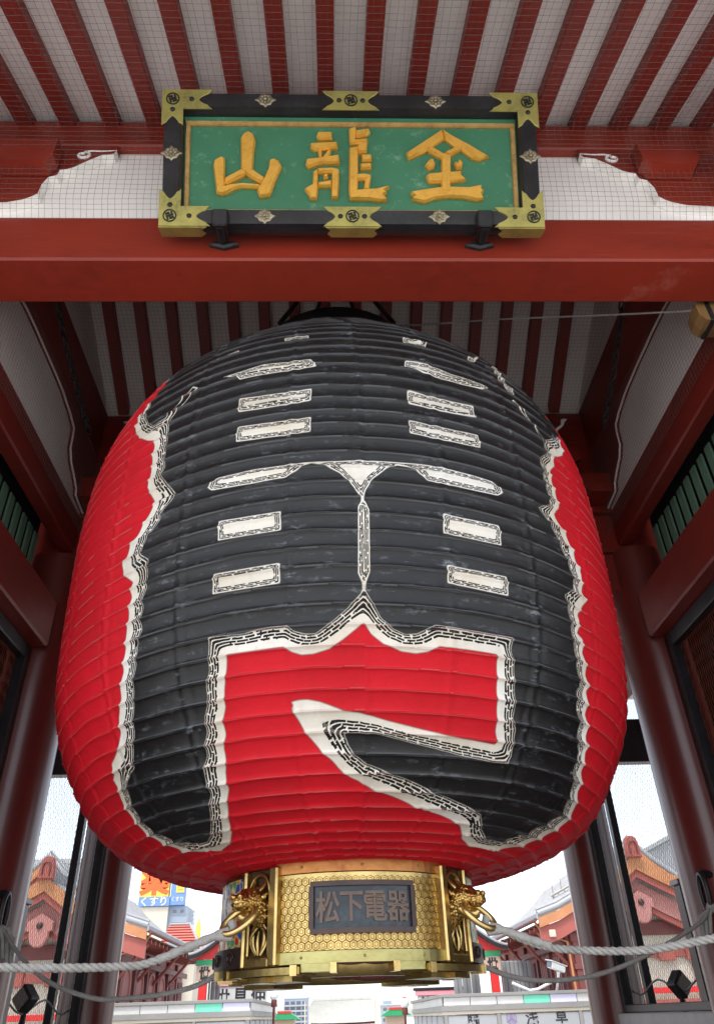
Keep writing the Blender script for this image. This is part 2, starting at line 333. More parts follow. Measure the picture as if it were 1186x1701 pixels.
# outlines of the lantern's painting: angle round the axis, run up the paper (metres)
LANT = {"W":[[-0.6874,2.9556],[-0.7309,2.8472],[-0.7668,2.7738],[-0.7843,2.7125],[-0.7659,2.6157],[-0.7221,2.5159],[-0.6673,2.449],[-0.6307,2.4165],[-0.6255,2.3769],
[-0.6275,2.3166],[-0.6184,2.2422],[-0.6209,2.1664],[-0.6279,2.1209],[-0.6057,2.0619],[-0.5834,2.0047],[-0.5893,1.9786],[-0.607,1.9373],[-0.6252,1.8968],
[-0.6397,1.8603],[-0.6688,1.8278],[-0.6806,1.7623],[-0.6992,1.7352],[-0.6864,1.6783],[-0.649,1.6278],[-0.6408,1.6148],[-0.6465,1.5764],[-0.6402,1.5423],
[-0.6477,1.4959],[-0.6464,1.4362],[-0.6558,1.3828],[-0.6585,1.3277],[-0.6548,1.3249],[-0.6694,1.2614],[-0.6705,1.2224],[-0.6949,1.1541],[-0.6989,1.1069],
[-0.7301,1.0401],[-0.7405,0.9844],[-0.7642,0.9327],[-0.8093,0.8973],[-0.8417,0.8773],[-0.8435,0.8363],[-0.8707,0.8135],[-0.8584,0.7667],[-0.8761,0.7335],
[-0.8887,0.6709],[-0.9047,0.5927],[-0.9209,0.5344],[-0.9171,0.4681],[-0.9082,0.4112],[-0.8743,0.3459],[-0.7837,0.3027],[-0.6734,0.282],[-0.5758,0.3212],
[-0.5066,0.4054],[-0.4541,0.5234],[-0.4261,0.5964],[-0.4015,0.6499],[-0.3923,0.7217],[-0.3775,0.7665],[-0.3761,0.8215],[-0.3596,0.8724],[-0.3605,0.9263],
[-0.3463,0.9769],[-0.3413,1.0469],[-0.328,1.1151],[-0.3217,1.176],[-0.3173,1.1762],[-0.2665,1.1757],[-0.2172,1.1769],[-0.1688,1.1796],[-0.1484,1.1579],[-0.1225,1.1433],
[-0.091,1.1443],[-0.0489,1.1605],[-0.0121,1.1975],[0.0329,1.2517],[0.0406,1.2554],[0.0584,1.2165],[0.0896,1.178],[0.1375,1.1511],[0.1753,1.146],[0.208,1.1553],
[0.2408,1.181],[0.3039,1.18],[0.4097,1.1796],[0.4148,1.1059],[0.4225,1.0329],[0.4367,0.9355],[0.4422,0.8757],[0.4527,0.8421],[0.4494,0.8263],[0.3386,0.836],
[0.2727,0.8461],[0.2102,0.8583],[0.1573,0.8722],[0.1061,0.8872],[0.0352,0.9156],[-0.0174,0.9288],[-0.0804,0.9632],[-0.1128,0.9743],[-0.1355,0.9747],[-0.1587,0.9703],
[-0.1517,0.9477],[-0.1595,0.9447],[-0.1459,0.9059],[-0.1278,0.8524],[-0.08,0.7676],[-0.0545,0.7362],[-0.0329,0.6992],[-0.0015,0.663],[0.0645,0.6081],[0.1554,0.5572],
[0.2608,0.4996],[0.3421,0.4707],[0.4258,0.437],[0.474,0.4059],[0.5625,0.3008],[0.6462,0.2642],[0.7922,0.2471],[0.8726,0.2713],[0.9801,0.3358],[1.0179,0.4083],
[1.0456,0.5077],[1.057,0.5775],[0.997,0.664],[0.9397,0.7234],[0.9292,0.7705],[0.8938,0.8084],[0.8878,0.8537],[0.8723,0.8957],[0.8782,0.921],[0.8417,0.9551],
[0.8394,1.0002],[0.8054,1.0452],[0.8038,1.1009],[0.7846,1.1388],[0.7942,1.1642],[0.7707,1.206],[0.77,1.2575],[0.7474,1.2998],[0.7558,1.3673],[0.7271,1.3822],
[0.7451,1.4516],[0.7369,1.4783],[0.7752,1.541],[0.8006,1.5773],[0.7806,1.6093],[0.7996,1.7108],[0.7831,1.7577],[0.7702,1.8194],[0.7506,1.8774],[0.73,1.9234],
[0.699,1.969],[0.6911,1.9879],[0.7319,2.049],[0.7289,2.1107],[0.7225,2.1709],[0.7202,2.2497],[0.7295,2.2852],[0.7665,2.3534],[0.7677,2.4125],[0.8559,2.4972],
[0.9028,2.5987],[0.8883,2.6486],[0.9056,2.769],[0.9023,2.8889],[1.25,3.989052493159996],[1.35,4.639052493159996],[-1.35,4.639052493159996],[-1.25,3.989052493159996]],
"K":[[-0.7006,3.0162],[-0.7219,2.8885],[-0.7355,2.7921],[-0.7314,2.7121],[-0.6955,2.6055],[-0.6576,2.5445],[-0.6279,2.547],[-0.5991,2.5466],[-0.5507,2.621],
[-0.5076,2.7099],[-0.4844,2.6812],[-0.5279,2.5948],[-0.575,2.5192],[-0.5744,2.4813],[-0.5705,2.3949],[-0.5688,2.3245],[-0.5684,2.2569],[-0.561,2.1994],[-0.5703,2.1425],
[-0.5353,2.0698],[-0.5,1.9942],[-0.5197,1.9705],[-0.5452,1.9449],[-0.5529,1.8918],[-0.5779,1.8499],[-0.5965,1.8217],[-0.6142,1.7822],[-0.6148,1.7388],[-0.5846,1.6999],
[-0.5828,1.6354],[-0.5803,1.5622],[-0.5936,1.5185],[-0.5884,1.4667],[-0.5972,1.413],[-0.592,1.3729],[-0.6043,1.3226],[-0.6084,1.3048],[-0.6173,1.2303],[-0.6368,1.1607],
[-0.6446,1.0871],[-0.6675,1.018],[-0.6837,0.9457],[-0.7085,0.8947],[-0.728,0.8309],[-0.7606,0.8104],[-0.7921,0.7889],[-0.8141,0.7423],[-0.8447,0.6567],[-0.8679,0.5649],
[-0.8569,0.4942],[-0.8144,0.4093],[-0.7312,0.3698],[-0.6689,0.3714],[-0.6094,0.414],[-0.5368,0.5135],[-0.5045,0.5881],[-0.473,0.6417],[-0.4673,0.7059],[-0.4608,0.754],
[-0.4359,0.8055],[-0.434,0.8511],[-0.4177,0.893],[-0.4143,0.9556],[-0.3955,1.0052],[-0.3943,1.0677],[-0.3776,1.1265],[-0.3753,1.2072],[-0.3708,1.2562],[-0.3719,1.2563],
[-0.2748,1.2491],[-0.2091,1.2607],[-0.1561,1.2606],[-0.1408,1.2387],[-0.1099,1.2236],[-0.084,1.2227],[-0.042,1.2656],[-0.0002,1.3202],[0.0345,1.3826],[0.0393,1.3999],
[0.044,1.4002],[0.045,1.3955],[0.0599,1.3537],[0.0848,1.2803],[0.1159,1.238],[0.1478,1.2189],[0.1799,1.2247],[0.229,1.265],[0.257,1.2635],[0.3323,1.2583],
[0.3943,1.2576],[0.4604,1.2603],[0.4569,1.2092],[0.4674,1.1625],[0.4776,1.0741],[0.493,0.9872],[0.4929,0.9362],[0.5127,0.8992],[0.5137,0.858],[0.5239,0.7871],
[0.5092,0.7603],[0.4604,0.7577],[0.3943,0.7631],[0.3317,0.7699],[0.2559,0.7858],[0.1841,0.8032],[0.127,0.8207],[0.0716,0.8391],[-0.018,0.8453],[-0.0044,0.7935],
[0.0176,0.7486],[0.0177,0.7522],[0.0521,0.7161],[0.1583,0.6625],[0.2718,0.602],[0.3836,0.5519],[0.4745,0.5194],[0.5224,0.4947],[0.5971,0.3966],[0.6987,0.3289],
[0.7997,0.3419],[0.8754,0.4215],[0.9184,0.5257],[0.9542,0.5964],[0.9106,0.6602],[0.8754,0.7431],[0.8397,0.793],[0.8314,0.8371],[0.8325,0.8833],[0.7901,0.9385],
[0.7874,0.9939],[0.7516,1.0488],[0.7316,1.1191],[0.7468,1.146],[0.7187,1.2361],[0.7003,1.3315],[0.6961,1.3879],[0.6947,1.4369],[0.6884,1.4745],[0.6815,1.5435],
[0.732,1.6028],[0.7415,1.6745],[0.7251,1.7321],[0.7151,1.7716],[0.6919,1.8265],[0.6825,1.8673],[0.6551,1.9209],[0.6396,1.947],[0.6195,1.976],[0.6834,2.0383],
[0.6829,2.1013],[0.6731,2.1717],[0.6802,2.244],[0.6763,2.3237],[0.7248,2.3874],[0.7324,2.4758],[0.7215,2.4804],[0.6942,2.5628],[0.6512,2.6172],[0.6098,2.6779],
[0.6239,2.7018],[0.6663,2.6357],[0.7041,2.5565],[0.7412,2.5025],[0.8271,2.5963],[0.9193,2.7304],[0.94,2.8241],[0.9034,2.8821],[1.22,3.989052493159996],[1.32,4.639052493159996],
[-1.32,4.639052493159996],[-1.22,3.989052493159996]],"C":[[[-0.1983,2.9639],[-0.1126,2.9664],[-0.1081,2.9006],[-0.1894,2.9114]],[[-0.4567,2.912],[-0.3661,2.9506],
[-0.3594,2.9175],[-0.4381,2.8933]],[[-0.391,2.6916],[-0.3197,2.6952],[-0.2524,2.7112],[-0.1992,2.7014],[-0.1476,2.6978],[-0.097,2.7003],[-0.0785,2.6327],
[-0.1337,2.6234],[-0.1897,2.6205],[-0.2471,2.6241],[-0.3247,2.6267],[-0.3413,2.6612]],[[-0.3171,2.4772],[-0.2583,2.4671],[-0.2019,2.4637],[-0.1468,2.4652],
[-0.0926,2.4723],[-0.0933,2.3906],[-0.1469,2.3828],[-0.2015,2.3798],[-0.2573,2.3815],[-0.3152,2.3892]],[[-0.3126,2.2931],[-0.2552,2.284],[-0.1999,2.2807],
[-0.1459,2.2813],[-0.0928,2.2873],[-0.0941,2.1969],[-0.1476,2.1921],[-0.2018,2.1912],[-0.2574,2.1947],[-0.315,2.2033]],[[-0.3951,1.9755],[-0.3675,2.0176],
[-0.3114,2.0173],[-0.2575,2.0211],[-0.2085,2.0192],[-0.1606,2.0206],[-0.1134,2.0247],[-0.0601,2.0224],[-0.0071,2.0231],[0.0461,2.0282],[0.1023,2.0263],[0.1595,2.0285],
[0.248,2.0335],[0.3409,2.0257],[0.4414,2.021],[0.4779,1.9755],[0.4563,1.9509],[0.3936,1.9427],[0.3353,1.9404],[0.2312,1.9444],[0.2209,1.9629],[0.1817,2.0044],
[0.1472,2.0095],[0.1124,1.9814],[0.0769,1.9288],[0.0543,1.864],[0.0485,1.8145],[0.0547,1.8025],[0.0628,1.7696],[0.0614,1.6674],[0.0602,1.5694],[0.0591,1.4755],
[0.0507,1.4384],[0.0474,1.4231],[0.045,1.3899],[0.0386,1.3897],[0.0375,1.4226],[0.0353,1.4382],[0.0281,1.4694],[0.0298,1.5702],[0.0316,1.6758],[0.0335,1.7863],
[0.0419,1.8052],[0.0422,1.8233],[0.0239,1.8833],[-0.0141,1.9592],[-0.058,2.0008],[-0.0911,2.0148],[-0.105,2.0099],[-0.1605,1.9551],[-0.2101,1.9487],[-0.2607,1.9453],
[-0.3195,1.9489],[-0.3808,1.957]],[[-0.3512,1.7817],[-0.2898,1.7767],[-0.2308,1.7757],[-0.1737,1.779],[-0.1726,1.6836],[-0.2299,1.6794],[-0.2891,1.6792],
[-0.3507,1.6829]],[[-0.3576,1.5279],[-0.2942,1.5259],[-0.2332,1.5275],[-0.174,1.5322],[-0.1738,1.441],[-0.2338,1.4362],[-0.2958,1.4348],[-0.3605,1.4373]],
[[0.22,2.9755],[0.3179,3.0113],[0.2977,2.9194],[0.2168,2.8991]],[[0.4825,2.9868],[0.5605,3.0784],[0.504,2.9478],[0.4734,2.9348]],[[0.181,2.6467],[0.1979,2.6558],
[0.2042,2.7147],[0.2605,2.7204],[0.3638,2.6869],[0.4815,2.6934],[0.5069,2.6853],[0.4724,2.6386],[0.3925,2.6212],[0.3201,2.6179],[0.214,2.6493]],[[0.1958,2.4779],
[0.2651,2.4669],[0.3383,2.4657],[0.4167,2.4748],[0.4174,2.3952],[0.3378,2.3828],[0.2639,2.381],[0.1938,2.3881]],[[0.1907,2.2856],[0.2614,2.2763],[0.336,2.2763],
[0.416,2.2858],[0.4174,2.2071],[0.3565,2.1994],[0.299,2.197],[0.2442,2.1996],[0.1913,2.2072]],[[0.2677,1.7811],[0.3236,1.7769],[0.3827,1.7775],[0.4455,1.7824],
[0.4456,1.6788],[0.3818,1.675],[0.3221,1.676],[0.2653,1.6807]],[[0.2669,1.532],[0.3246,1.5277],[0.3855,1.5268],[0.4506,1.5303],[0.4514,1.4398],[0.386,1.4391],
[0.3246,1.4419],[0.2664,1.4482]],[[0.6608,3.1245],[0.6299,2.8831],[0.6519,2.7812],[0.6291,2.7487],[0.5923,2.8313],[0.614,3.0285]]]}
# strokes of the name board characters, metres on the board
CHARS = {"y":[[[-0.6362,0.5787],[-0.6204,0.6076],[-0.5948,0.6237],[-0.5658,0.6082],[-0.5496,0.5691],[-0.5588,0.4799],[-0.5634,0.3702],[-0.5996,0.3522],[-0.6315,0.3695],
[-0.6342,0.479]],[[-0.7907,0.4065],[-0.7816,0.4384],[-0.7437,0.4601],[-0.7232,0.4497],[-0.7212,0.2669],[-0.7095,0.2287],[-0.7409,0.2193],[-0.7695,0.2316],
[-0.7766,0.2943]],[[-0.5072,0.311],[-0.4755,0.3887],[-0.4705,0.4383],[-0.4437,0.4492],[-0.4149,0.4353],[-0.3989,0.3966],[-0.4309,0.3187],[-0.4563,0.2414],
[-0.4689,0.2134],[-0.5259,0.2059],[-0.5387,0.2477]],[[-0.7231,0.3229],[-0.6284,0.38],[-0.5996,0.3592],[-0.6059,0.3437],[-0.71,0.2845],[-0.7241,0.2948]],
[[-0.5647,0.3772],[-0.4945,0.3251],[-0.5103,0.2899],[-0.5199,0.2912],[-0.6027,0.3451],[-0.5965,0.3663]],[[-0.7415,0.2667],[-0.6911,0.2867],[-0.6214,0.2958],
[-0.5326,0.2883],[-0.5135,0.2759],[-0.5261,0.2617],[-0.5705,0.2648],[-0.6276,0.2678],[-0.6718,0.2534],[-0.7157,0.2251]]],"r":[[[-0.2016,0.5945],[-0.1926,0.6207],
[-0.1103,0.6204],[-0.1079,0.576],[-0.1872,0.5698]],[[-0.2374,0.5191],[-0.2343,0.5471],[-0.0993,0.5579],[-0.0788,0.5555],[-0.0775,0.5145],[-0.1233,0.5107],
[-0.2054,0.5]],[[-0.1936,0.5034],[-0.1702,0.5069],[-0.1649,0.4519],[-0.1883,0.4485]],[[-0.1648,0.4616],[-0.1321,0.5106],[-0.1145,0.5108],[-0.124,0.4524],
[-0.1533,0.4443]],[[-0.2644,0.4122],[-0.2584,0.4445],[-0.1824,0.455],[-0.0711,0.4724],[-0.066,0.4175],[-0.1535,0.4198],[-0.212,0.4063],[-0.2442,0.3898]],
[[-0.221,0.3676],[-0.1918,0.3807],[-0.193,0.2464],[-0.1993,0.1955],[-0.2398,0.1952],[-0.2482,0.2268],[-0.2712,0.2584],[-0.2246,0.2907]],[[-0.1947,0.3871],
[-0.113,0.3944],[-0.0723,0.382],[-0.0784,0.3626],[-0.1134,0.3623],[-0.192,0.3583]],[[-0.1131,0.388],[-0.0711,0.382],[-0.0703,0.3114],[-0.0776,0.2029],[-0.1182,0.1994]],
[[-0.1926,0.2974],[-0.114,0.311],[-0.1144,0.2726],[-0.1928,0.2706]],[[-0.1631,0.3457],[-0.1368,0.3524],[-0.1342,0.3236],[-0.1604,0.3201]],[[-0.0128,0.6426],
[0.0288,0.655],[0.0342,0.6301],[0.0243,0.5645],[0.0181,0.5482],[-0.0112,0.5511]],[[0.0254,0.63],[0.1024,0.6441],[0.1138,0.6213],[0.0897,0.598],[0.0305,0.5842]],
[[-0.0051,0.5675],[0.0952,0.5785],[0.0976,0.5491],[0.0534,0.5453],[-0.0055,0.5446]],[[-0.0117,0.5185],[0.0413,0.5256],[0.0359,0.223],[-0.0111,0.1908],[-0.0189,0.248]],
[[0.0295,0.5255],[0.0534,0.5453],[0.0947,0.5523],[0.0906,0.4937],[0.0405,0.4834]],[[0.058,0.4771],[0.1167,0.4777],[0.1189,0.4389],[0.0602,0.435]],[[0.0511,0.4187],
[0.1156,0.4227],[0.1149,0.3872],[0.0504,0.3833]],[[0.0265,0.3508],[0.0734,0.3577],[0.114,0.3453],[0.1018,0.3195],[0.0259,0.3155]],[[0.0755,0.3192],[0.114,0.3453],
[0.104,0.2811],[0.1004,0.2491],[0.0656,0.2552]],[[-0.0105,0.229],[0.0365,0.2549],[0.1415,0.2623],[0.2177,0.2758],[0.185,0.2499],[0.2022,0.2373],[0.1814,0.2212],
[0.2038,0.1863],[0.1514,0.1827],[0.1051,0.1918],[-0.011,0.194]]],"k":[[[0.3163,0.4907],[0.529,0.6406],[0.5429,0.5816],[0.4664,0.5306],[0.4281,0.4978],[0.3311,0.4499]],
[[0.529,0.6406],[0.5971,0.6],[0.686,0.5479],[0.8,0.4638],[0.7732,0.4606],[0.7458,0.4457],[0.7036,0.4569],[0.6417,0.5091],[0.6052,0.5322],[0.5429,0.5816]],
[[0.4394,0.5185],[0.4664,0.5306],[0.5343,0.4902],[0.5656,0.473],[0.5277,0.455],[0.5015,0.4664],[0.4442,0.5009]],[[0.537,0.4903],[0.6052,0.5322],[0.6418,0.512],
[0.5654,0.4671]],[[0.5204,0.4725],[0.5764,0.476],[0.5676,0.2406],[0.5121,0.2401]],[[0.4284,0.3433],[0.4449,0.3609],[0.5194,0.3703],[0.6363,0.3744],[0.6303,0.3569],
[0.6606,0.3195],[0.5752,0.3042],[0.4429,0.3]],[[0.3356,0.2385],[0.3676,0.2532],[0.5001,0.2746],[0.5796,0.2782],[0.6748,0.2762],[0.7495,0.2885],[0.7458,0.2653],
[0.7612,0.2539],[0.747,0.2307],[0.7589,0.202],[0.7187,0.1902],[0.656,0.2069],[0.5559,0.2117],[0.4712,0.1995],[0.4125,0.176],[0.3397,0.1983],[0.3612,0.2157]],
[[0.4227,0.413],[0.4477,0.4483],[0.4719,0.4544],[0.4842,0.4253],[0.4779,0.3961],[0.4483,0.3853]],[[0.5934,0.4323],[0.6118,0.4267],[0.6207,0.4502],[0.6389,0.4387],
[0.6462,0.4212],[0.637,0.3919],[0.6049,0.3869]]]}

# ------------------------------------------------------------------ ground
GX = 0.155                                  # centre line of the gate
YF, YM, YB = 2.70, 5.36, 8.00               # the three pillar rows
PX = 2.485                                  # half distance between the pillars of the passage
def sheet(name, mat, x0, x1, y0, y1, z, kind='structure'):
    return MB().add([(x0, y0, z), (x1, y0, z), (x1, y1, z), (x0, y1, z)], [(0, 1, 2, 3)]).build(name, mat, kind=kind)
sheet('ground', M['stone'], -900, 900, -900, 1500, 0)

sheet('dimming_floor', M['floor'], GX-7.4, GX+7.4, .6, 10.2, .006)  # unseen floor, added dark to cut the bounce light under the gate
# ------------------------------------------------------------------ the gate
gate = thing('temple_gate', 'red timber temple gate with white plaster walls and striped rafters framing the giant lantern', 'gate', (GX, YM, 0))
# pillars
m = MB().lathe([(.255, 0.16), (.255, 4.98)], (0, 0), 40)
pil = link('pillar', m.mesh('pillar', M['pillar']), gate, (0, 0, 0))
spots = [(sx*PX, y-YM, 0) for sx in (-1, 1) for y in (YF, YM, YB)] + [(sx*5.6, y-YM, 0) for sx in (-1, 1) for y in (YF, YM, YB)]
pil.location = spots[0]
for q in spots[1:]:
    c = pil.copy(); COL.objects.link(c); c.parent = gate; c.location = q
m = MB().lathe([(.40, 0), (.40, .06), (.33, .14), (.30, .16), (0.01, .16)], (0, 0), 32)
bs = link('pillar_base', m.mesh('pillar_base', M['stone']), gate, spots[0])
for q in spots[1:]:
    c = bs.copy(); COL.objects.link(c); c.parent = gate; c.location = q

# transverse beams (front, middle, back)
box('beam', M['red'], gate, GX-7, GX+7, 2.55, 2.85, 5.286, 5.69, .012)
box('beam', M['redshade'], gate, GX-7, GX+7, YM-.17, YM+.17, 4.97, 5.36, .012)
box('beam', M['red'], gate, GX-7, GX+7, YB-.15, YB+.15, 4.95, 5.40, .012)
box('beam', M['redshade'], gate, GX-7, GX+7, YM-.13, YM+.13, 6.24, 6.64, .012)
box('beam', M['redshade'], gate, GX-7, GX+7, YM-.14, YM+.14, 4.60, 4.965, .012)
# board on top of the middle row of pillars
box('wall_plate', M['redshade'], gate, GX-7, GX+7, YM-.21, YM+.21, 5.365, 5.43, .008)
# purlins
box('purlin', M['red'], gate, GX-7, GX+7, 2.50, 2.80, 6.40, 6.70, .012)
box('purlin', M['red'], gate, GX-7, GX+7, YB-.14, YB+.14, 6.40, 6.70, .012)
# longitudinal beams on both sides of the passage
for s in (-1, 1):
    x = GX+s*PX
    for y0, y1 in ((YF+.15, YM-.175), (YM+.175, YB-.155)):
        box('side_beam', M['redshade'], gate, *sorted((x-s*.155, x-s*.025)), y0, y1, 5.02, 5.37, .014)
        box('side_rail', M['redshade'], gate, x-.15, x+.15, y0+.09, y1-.09, 4.10, 4.49, .014)
# eaves rafters in front (outside) : underside rises 0.45 per metre inwards
SL = .45
EY = .35                                    # edge of the front eaves
def rz(y): return 6.70-(2.65-y)*SL          # underside of the front rafters
m = MB(); T = lambda p: (p[0], p[1], rz(p[1])+p[2])
m.bbox(-.05, .05, EY, 2.65, 0.0, .105, .006, T)
raf = link('rafter', m.mesh('rafter', M['rafter']), gate, Vector((-1.70-.283*11, 0, 0))-Vector((GX, YM, 0)))
copies(raf, gate, [(.283*k, 0, 0) for k in range(1, 36)])
# ceiling of the lantern bay: a low gable with its ridge halfway, rafters on the far slope
YR = 4.03
zr = rz(YR)
SB = (zr-6.64)/(5.25-YR)
def rzb(y): return 6.64+(5.25-y)*SB
m = MB(); T = lambda p: (p[0], p[1], rzb(p[1])+p[2])
m.bbox(-.05, .05, YR+.02, 5.24, 0.0, .105, .006, T)
raf2 = link('rafter', m.mesh('rafter_inner', M['rafter']), gate, Vector((-1.70-.283*3-.03, 0, 0))-Vector((GX, YM, 0)))
copies(raf2, gate, [(.283*k, 0, 0) for k in range(1, 18)])
m = MB(); T = lambda p: (p[0], p[1], rz(p[1])+p[2])
m.bbox(-.05, .05, 2.66, YR-.02, 0.0, .105, .006, T)
raf3 = link('rafter', m.mesh('rafter_inner_front', M['rafter']), gate, Vector((-1.70-.283*3, 0, 0))-Vector((GX, YM, 0)))
copies(raf3, gate, [(.283*k, 0, 0) for k in range(1, 18)])
# plaster boards over the rafters
def slope_board(name, mat, x0, x1, ya, za, yb, zb, th):
    m = MB(); m.add([(x, y, z+d) for d in (0, th) for x, y, z in ((x0, ya, za), (x1, ya, za), (x1, yb, zb), (x0, yb, zb))],
        [(0, 3, 2, 1), (4, 5, 6, 7), (0, 1, 5, 4), (1, 2, 6, 5), (2, 3, 7, 6), (3, 0, 4, 7)])
    return m.build(name, mat, gate)
slope_board('eaves_board', M['ceil'], GX-7, GX+7, EY-.01, rz(EY-.01)+.107, YR, rz(YR)+.107, .05)
slope_board('ceiling_board', M['shadeplaster'], GX-7, GX+7, YR+.001, rzb(YR)+.107, YM+.0, rzb(YM)+.107, .05)
slope_board('ceiling_board', M['shadeplaster'], GX-7, GX+7, YM+.002, rzb(YM)+.107, 6.7, 7.3, .05)
slope_board('ceiling_board', M['shadeplaster'], GX-7, GX+7, 6.702, 7.3, 11.3, 5.95, .05)
box('ridge_beam', M['rafter'], gate, GX-7, GX+7, YR-.06, YR+.06, zr-.20, zr-.02, .01)
# fascia at the eaves edge and the big roof above
box('eaves_fascia', M['red'], gate, GX-7.2, GX+7.2, EY-.09, EY-.012, rz(EY)-.02, rz(EY)+.20, .01)
m = MB()
pr = [(EY-.2, rz(EY)+.22), (1.9, 7.1), (3.2, 8.3), (YM, 10.6), (7.6, 8.5), (9.8, 7.0), (11.5, 6.2)]
n = len(pr)
m.add([(x, y, z+d) for x in (GX-7.6, GX+7.6) for d in (0, .28) for y, z in pr],
      [(i, i+1, n*2+i+1, n*2+i) for i in range(n-1)]+[(n+i, n*3+i, n*3+i+1, n+i+1) for i in range(n-1)]
      +[(0, n, 3*n, 2*n), (n-1, 3*n-1, 4*n-1, 2*n-1)])
m.build('roof', M['roofgrey'], gate)
for x in (GX-7.05, GX+7.0):
    m = MB(); m.prism([(y, z-.02) for y, z in pr]+[(8, 5.4), (2.7, 5.4)], lambda u, v, d, x=x: (x+d, u, v), 0, .05); m.build('gable_wall', M['white'], gate)
# white plaster walls above the front beam, split at the pillars
for x0, x1 in ((GX-7, GX-PX-.1), (GX-PX+.1, GX+PX-.1), (GX+PX+.1, GX+7)):
    box('plaster_wall', M['white'], gate, x0, x1, 2.56, 2.66, 5.692, 6.42)
# carved brackets over the pillars, front and sides; profile: distance from the pillar axis, height
BP = [(.99, 6.34), (.977, 6.300), (.905, 6.285), (.832, 6.222), (.754, 6.142), (.719, 6.124), (.676, 6.112), (.668, 6.053), (.623, 6.034),
      (.597, 5.952), (.594, 5.853), (.56, 5.818), (.517, 5.789), (.432, 5.760), (.272, 5.750), (.0, 5.748)]
def bracket(cx, cy, along, face, dz, zt, th, name='bracket'):
    """carved bracket symmetric about the pillar axis; along: 0 = x, 1 = y; face: the thickness range"""
    P = [(d, z+dz) for d, z in BP]+[(-d, z+dz) for d, z in BP[::-1][1:]]+[(-.99, zt), (.99, zt)]
    f0, f1 = face
    fn = (lambda u, v, d: (cx+u, d, v)) if along == 0 else (lambda u, v, d: (d, cy+u, v))
    m = MB(); m.prism(P, fn, f0, f1); o = m.build(name, M['red'], gate)
    # thin white painted edge below and the curled scroll
    m = MB()
    for sg in (1, -1):
        n = len(BP)
        q = [(cx+sg*d, y, z+dz-e) for e in (.0015, .009) for y in (f0-.003, f1) for d, z in BP]
        m.add(q, [(i, i+1, n+i+1, n+i) for i in range(n-1)]+[(2*n+i, 3*n+i, 3*n+i+1, 2*n+i+1) for i in range(n-1)]+[(i, 2*n+i, 2*n+i+1, i+1) for i in range(n-1)]+[(n+i, n+i+1, 3*n+i+1, 3*n+i) for i in range(n-1)])
    m.build('painted_edge', M['white'], o)
    return o
